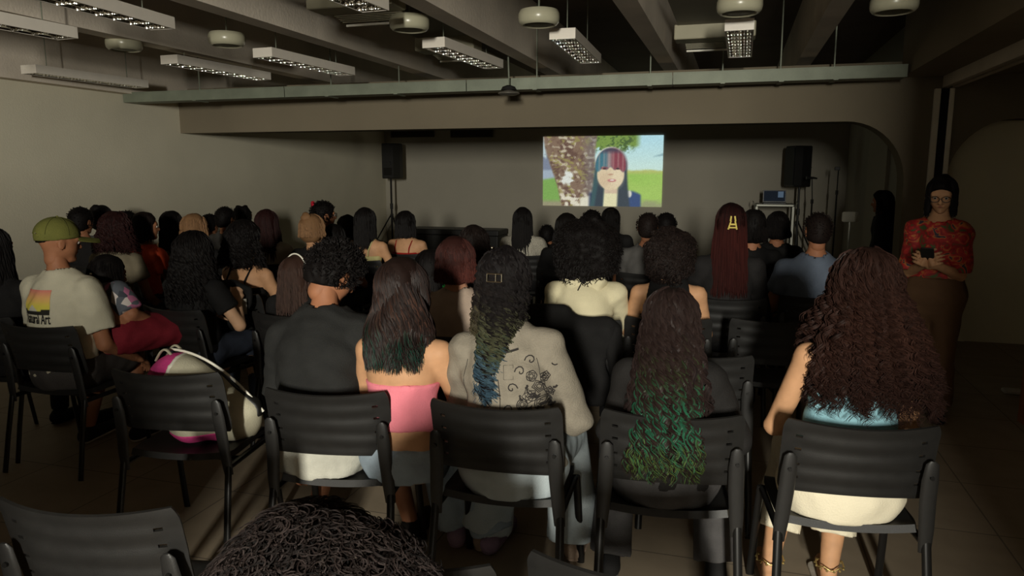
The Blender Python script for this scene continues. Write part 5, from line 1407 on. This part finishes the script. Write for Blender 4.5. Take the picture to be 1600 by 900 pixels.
# ------------------------------------------------------------------ standing figures
o, J = person('woman with black hair standing in profile at the side wall, facing left', 1378, 297, 8.6, 80, stand=1.42, hy=0, hp=4, lean=2, lift=.015, sw=.15, arms='hang', wide=.92, hs=.97)
body(J, o, SK['brown'], .018, .011, handvs=.008)
top(J, o, 'long', blk2, .016, wide=.95, seed=120); trousers(J, o, blk, .017, seed=121); shoes(J, o, fabric('black_shoe', 26, 25, 25), vs=.011)
hair(J, o, 'long', HC['black'], .0115, n=260, N=18, drop=.40, W=1.3, D=1.5, rad=.004, seed=122, amp=.006, cyc=2, yb=-.03)
o, J = person('woman in red patterned blouse and brown trousers standing with a phone', 1474, 272, 5.35, 158, stand=1.60, hp=18, lean=1, lift=.016, sw=.132, arms='phone', hy=6, wide=.98)
body(J, o, SK['tan'], .014, .0065, handvs=.0055, curl=.75, wide=1.05)
def blouse():
    m = bpy.data.materials.new('red_patterned'); m.use_nodes = True; nt = m.node_tree; b = nt.nodes['Principled BSDF']; b.inputs['Roughness'].default_value = .7
    tc = nt.nodes.new('ShaderNodeTexCoord'); n = nt.nodes.new('ShaderNodeTexNoise'); n.inputs['Scale'].default_value = 15; n.inputs['Detail'].default_value = 1.5; n.inputs['Distortion'].default_value = 1.5
    nt.links.new(tc.outputs['Object'], n.inputs['Vector'])
    r = nt.nodes.new('ShaderNodeValToRGB'); r.color_ramp.interpolation = 'EASE'; e = r.color_ramp.elements
    e[0].position = .30; e[0].color = rgb(70, 96, 50) + (1,); e[1].position = .42; e[1].color = rgb(150, 34, 36) + (1,)
    x = e.new(.55); x.color = rgb(190, 46, 44) + (1,); x = e.new(.63); x.color = rgb(200, 120, 60) + (1,); x = e.new(.70); x.color = rgb(60, 54, 70) + (1,)
    nt.links.new(n.outputs['Fac'], r.inputs['Fac']); nt.links.new(r.outputs['Color'], b.inputs['Base Color']); return m
top(J, o, 'tee', blouse(), .011, inf=.015, sleeve=.95, fold=.004, seed=125, wide=.98, hem=.06, neck=.075)
trousers(J, o, fabric('brown_trousers', 104, 78, 56, var=.06), .012, length=.95, inf=.016, flare=.03, waist=.10, wide=1.0, seed=126)
shoes(J, o, fabric('black_shoe', 26, 25, 25), vs=.009)
hair(J, o, 'bob', HC['black'], .009, n=600, N=16, drop=.13, W=1.05, D=1.0, rad=.0022, seed=127, phimax=135, amp=.004, cyc=1, thick=.008, u=(.94, 1.02))
C, (r, f, u) = J['C'], J['Rh']; mb = MB()
for s in (-1, 1):
    mb.tube([C + r * (s * .032 + .026 * math.cos(t)) + f * .102 + u * (.0 + .019 * math.sin(t)) for t in np.linspace(0, 6.28, 16)], .0022, 5)
    mb.tube([C + r * s * .058 + f * .1 + u * .004, C + r * s * .084 - f * .0 + u * .006], .0022, 5)
mb.tube([C + r * x + f * .105 + u * .004 for x in (-.008, .008)], .0022, 5).build('glasses', M_black, o)
hc = (J['WL'] + J['WR']) / 2 + J['f'] * .075 + np.array([0, 0, .05])
t = empty('smartphone', tuple(o.matrix_basis @ Vector(hc)), math.radians(158)); tag(t, 'small dark smartphone held by the woman in red patterned blouse', 'smartphone')
t.rotation_euler = (math.radians(-35), 0, math.radians(158))
MB().rbox((-.037, -.005, -.075), (.037, .005, .075), .008, axis=1).build('phone_body', M_black, t)
MB().rbox((-.033, -.0066, -.068), (.033, -.0052, .068), .005, axis=1).build('screen', mat('phone_glass', rgb(18, 20, 24), .15, 0, .05, 10), t)

# ------------------------------------------------------------------ belongings
# white and pink sports bag on the empty chair
c = CH['bag']; t = empty('sports_bag', (c[0] + .03, c[1] + .0, .447), math.radians(10)); tag(t, 'cream and pink sports bag with white piping slumped on empty chair', 'bag')
M_cream = fabric('bag_cream', 196, 190, 166, var=.06); M_pink = fabric('bag_pink', 206, 66, 132)
def bagfield(vs=.009):
    F = Field((-.4, -.35, -.02), (.45, .4, .45), vs)
    F.seg((-.12, -.02, .27), (.13, .05, .075), (.11, .125), (.09, .12), (0, 1, 0), .05).seg((-.15, .02, .20), (-.05, .0, .11), .12, .12, None, .05)
    F.noise(.004, 26, 8); F.cut((0, 0, 0), (0, 0, -1)); F.cut((0, -.178, .1), (0, -1, .10))
    return F
F = bagfield(); F.cut((-.135, 0, .2), (-.95, 0, .25)); obj_field(F, 'bag_body', M_cream, t)
F = bagfield(); F.cut((-.138, 0, .2), (.95, 0, -.25)); pe = obj_field(F, 'end_panel', M_pink, t)
F = bagfield(); F.f -= .003; F.cut((-.125, 0, .2), (.95, 0, -.25)); F.cut((-.145, 0, .2), (-.95, 0, .25)); obj_field(F, 'piping', M_alu, t)
F = bagfield(); F.f -= .004; F.cut((0, 0, .045), (0, 0, 1)); F.cut((.06, 0, .0), (1, 0, 0)); obj_field(F, 'base_trim', M_pink, t)
bv = [np.array((-.16 + .40 * s, .02 + .03 * s, .40 - .02 * s - .26 * s * s)) for s in np.linspace(0, 1, 14)]
F = bagfield(); F.f -= .004; F.cut((0, .02, 0), (0, -1, .0)); F.cut((0, .09, 0), (0, 1, 0)); F.cut((0, 0, .1), (0, 0, -1)); F.cut((-.12, 0, 0), (-1, 0, 0)); obj_field(F, 'dark_stripe', M_black, t)
auto_smooth(MB().tube(bv, .006, 6).build('trim_cord', M_alu, t))
for dy in (-.03, .05):
    auto_smooth(MB().tube([(-.20 + .09 * s, dy, .36 + .05 * math.sin(math.pi * s)) for s in np.linspace(0, 1, 12)], .010, 8, .5).build('handle', M_cream, t))
# tote bag hugged by the person in black
J = None
for x in bpy.data.objects:
    if x.get('label', '').startswith('person all in black hugging'): ob = x
t = empty('tote_bag', tuple(ob.matrix_basis @ Vector((.02, .27, .62))), math.radians(-6)); tag(t, 'black tote bag with small white print held in arms of person in black', 'bag')
F = Field((-.25, -.15, -.05), (.25, .2, .4), .011); F.seg((0, .02, .04), (0, .03, .26), (.14, .06), (.15, .045), (1, 0, 0), .03); F.noise(.004, 35, 3); tb = obj_field(F, 'bag_body', blk, t)
V, Q = shell_grid(lambda u, v: (.10 + .06 * u, -.062 + .05 * u * u, .10 + .10 * v), 6, 6, .003); link('white_print', mesh_np('white_print', V, Q), wht, t)
# black jacket hung over the afro person's chair
for x in bpy.data.objects:
    if x.get('label', '') == 'black plastic chair under the person in cream hooded sweater': cx = x
t = empty('black_jacket', (cx.location.x - .03, cx.location.y, 0), cx.rotation_euler.z); tag(t, 'crumpled black jacket hung over the chair back below the cream hooded sweater', 'jacket')
F = Field((-.45, -.6, .1), (.45, .0, 1.05), .013)
F.seg((-.21, -.275, .80), (.19, -.275, .80), (.05, .045), (.05, .04), (0, 1, 0), .04).seg((-.17, -.30, .78), (-.18, -.32, .36), (.12, .04), (.13, .05), (1, 0, 0), .05).seg((.12, -.30, .78), (.11, -.32, .40), (.12, .04), (.12, .045), (1, 0, 0), .05)
F.seg((-.22, -.28, .84), (-.05, -.29, .86), .055, .05, None, .05).noise(.009, 22, 5)
obj_field(F, 'jacket_body', blk, t)
F = Field((-.5, -.6, .1), (.5, .0, 1.05), .013); F.seg((-.25, -.30, .80), (-.33, -.34, .40), .055, .045, None, .03).noise(.006, 26, 6); obj_field(F, 'sleeve', blk, t)
F = Field((-.5, -.6, .1), (.5, .0, 1.05), .013); F.seg((.22, -.30, .78), (.27, -.34, .42), .05, .042, None, .03).noise(.006, 26, 7); obj_field(F, 'sleeve', blk, t)
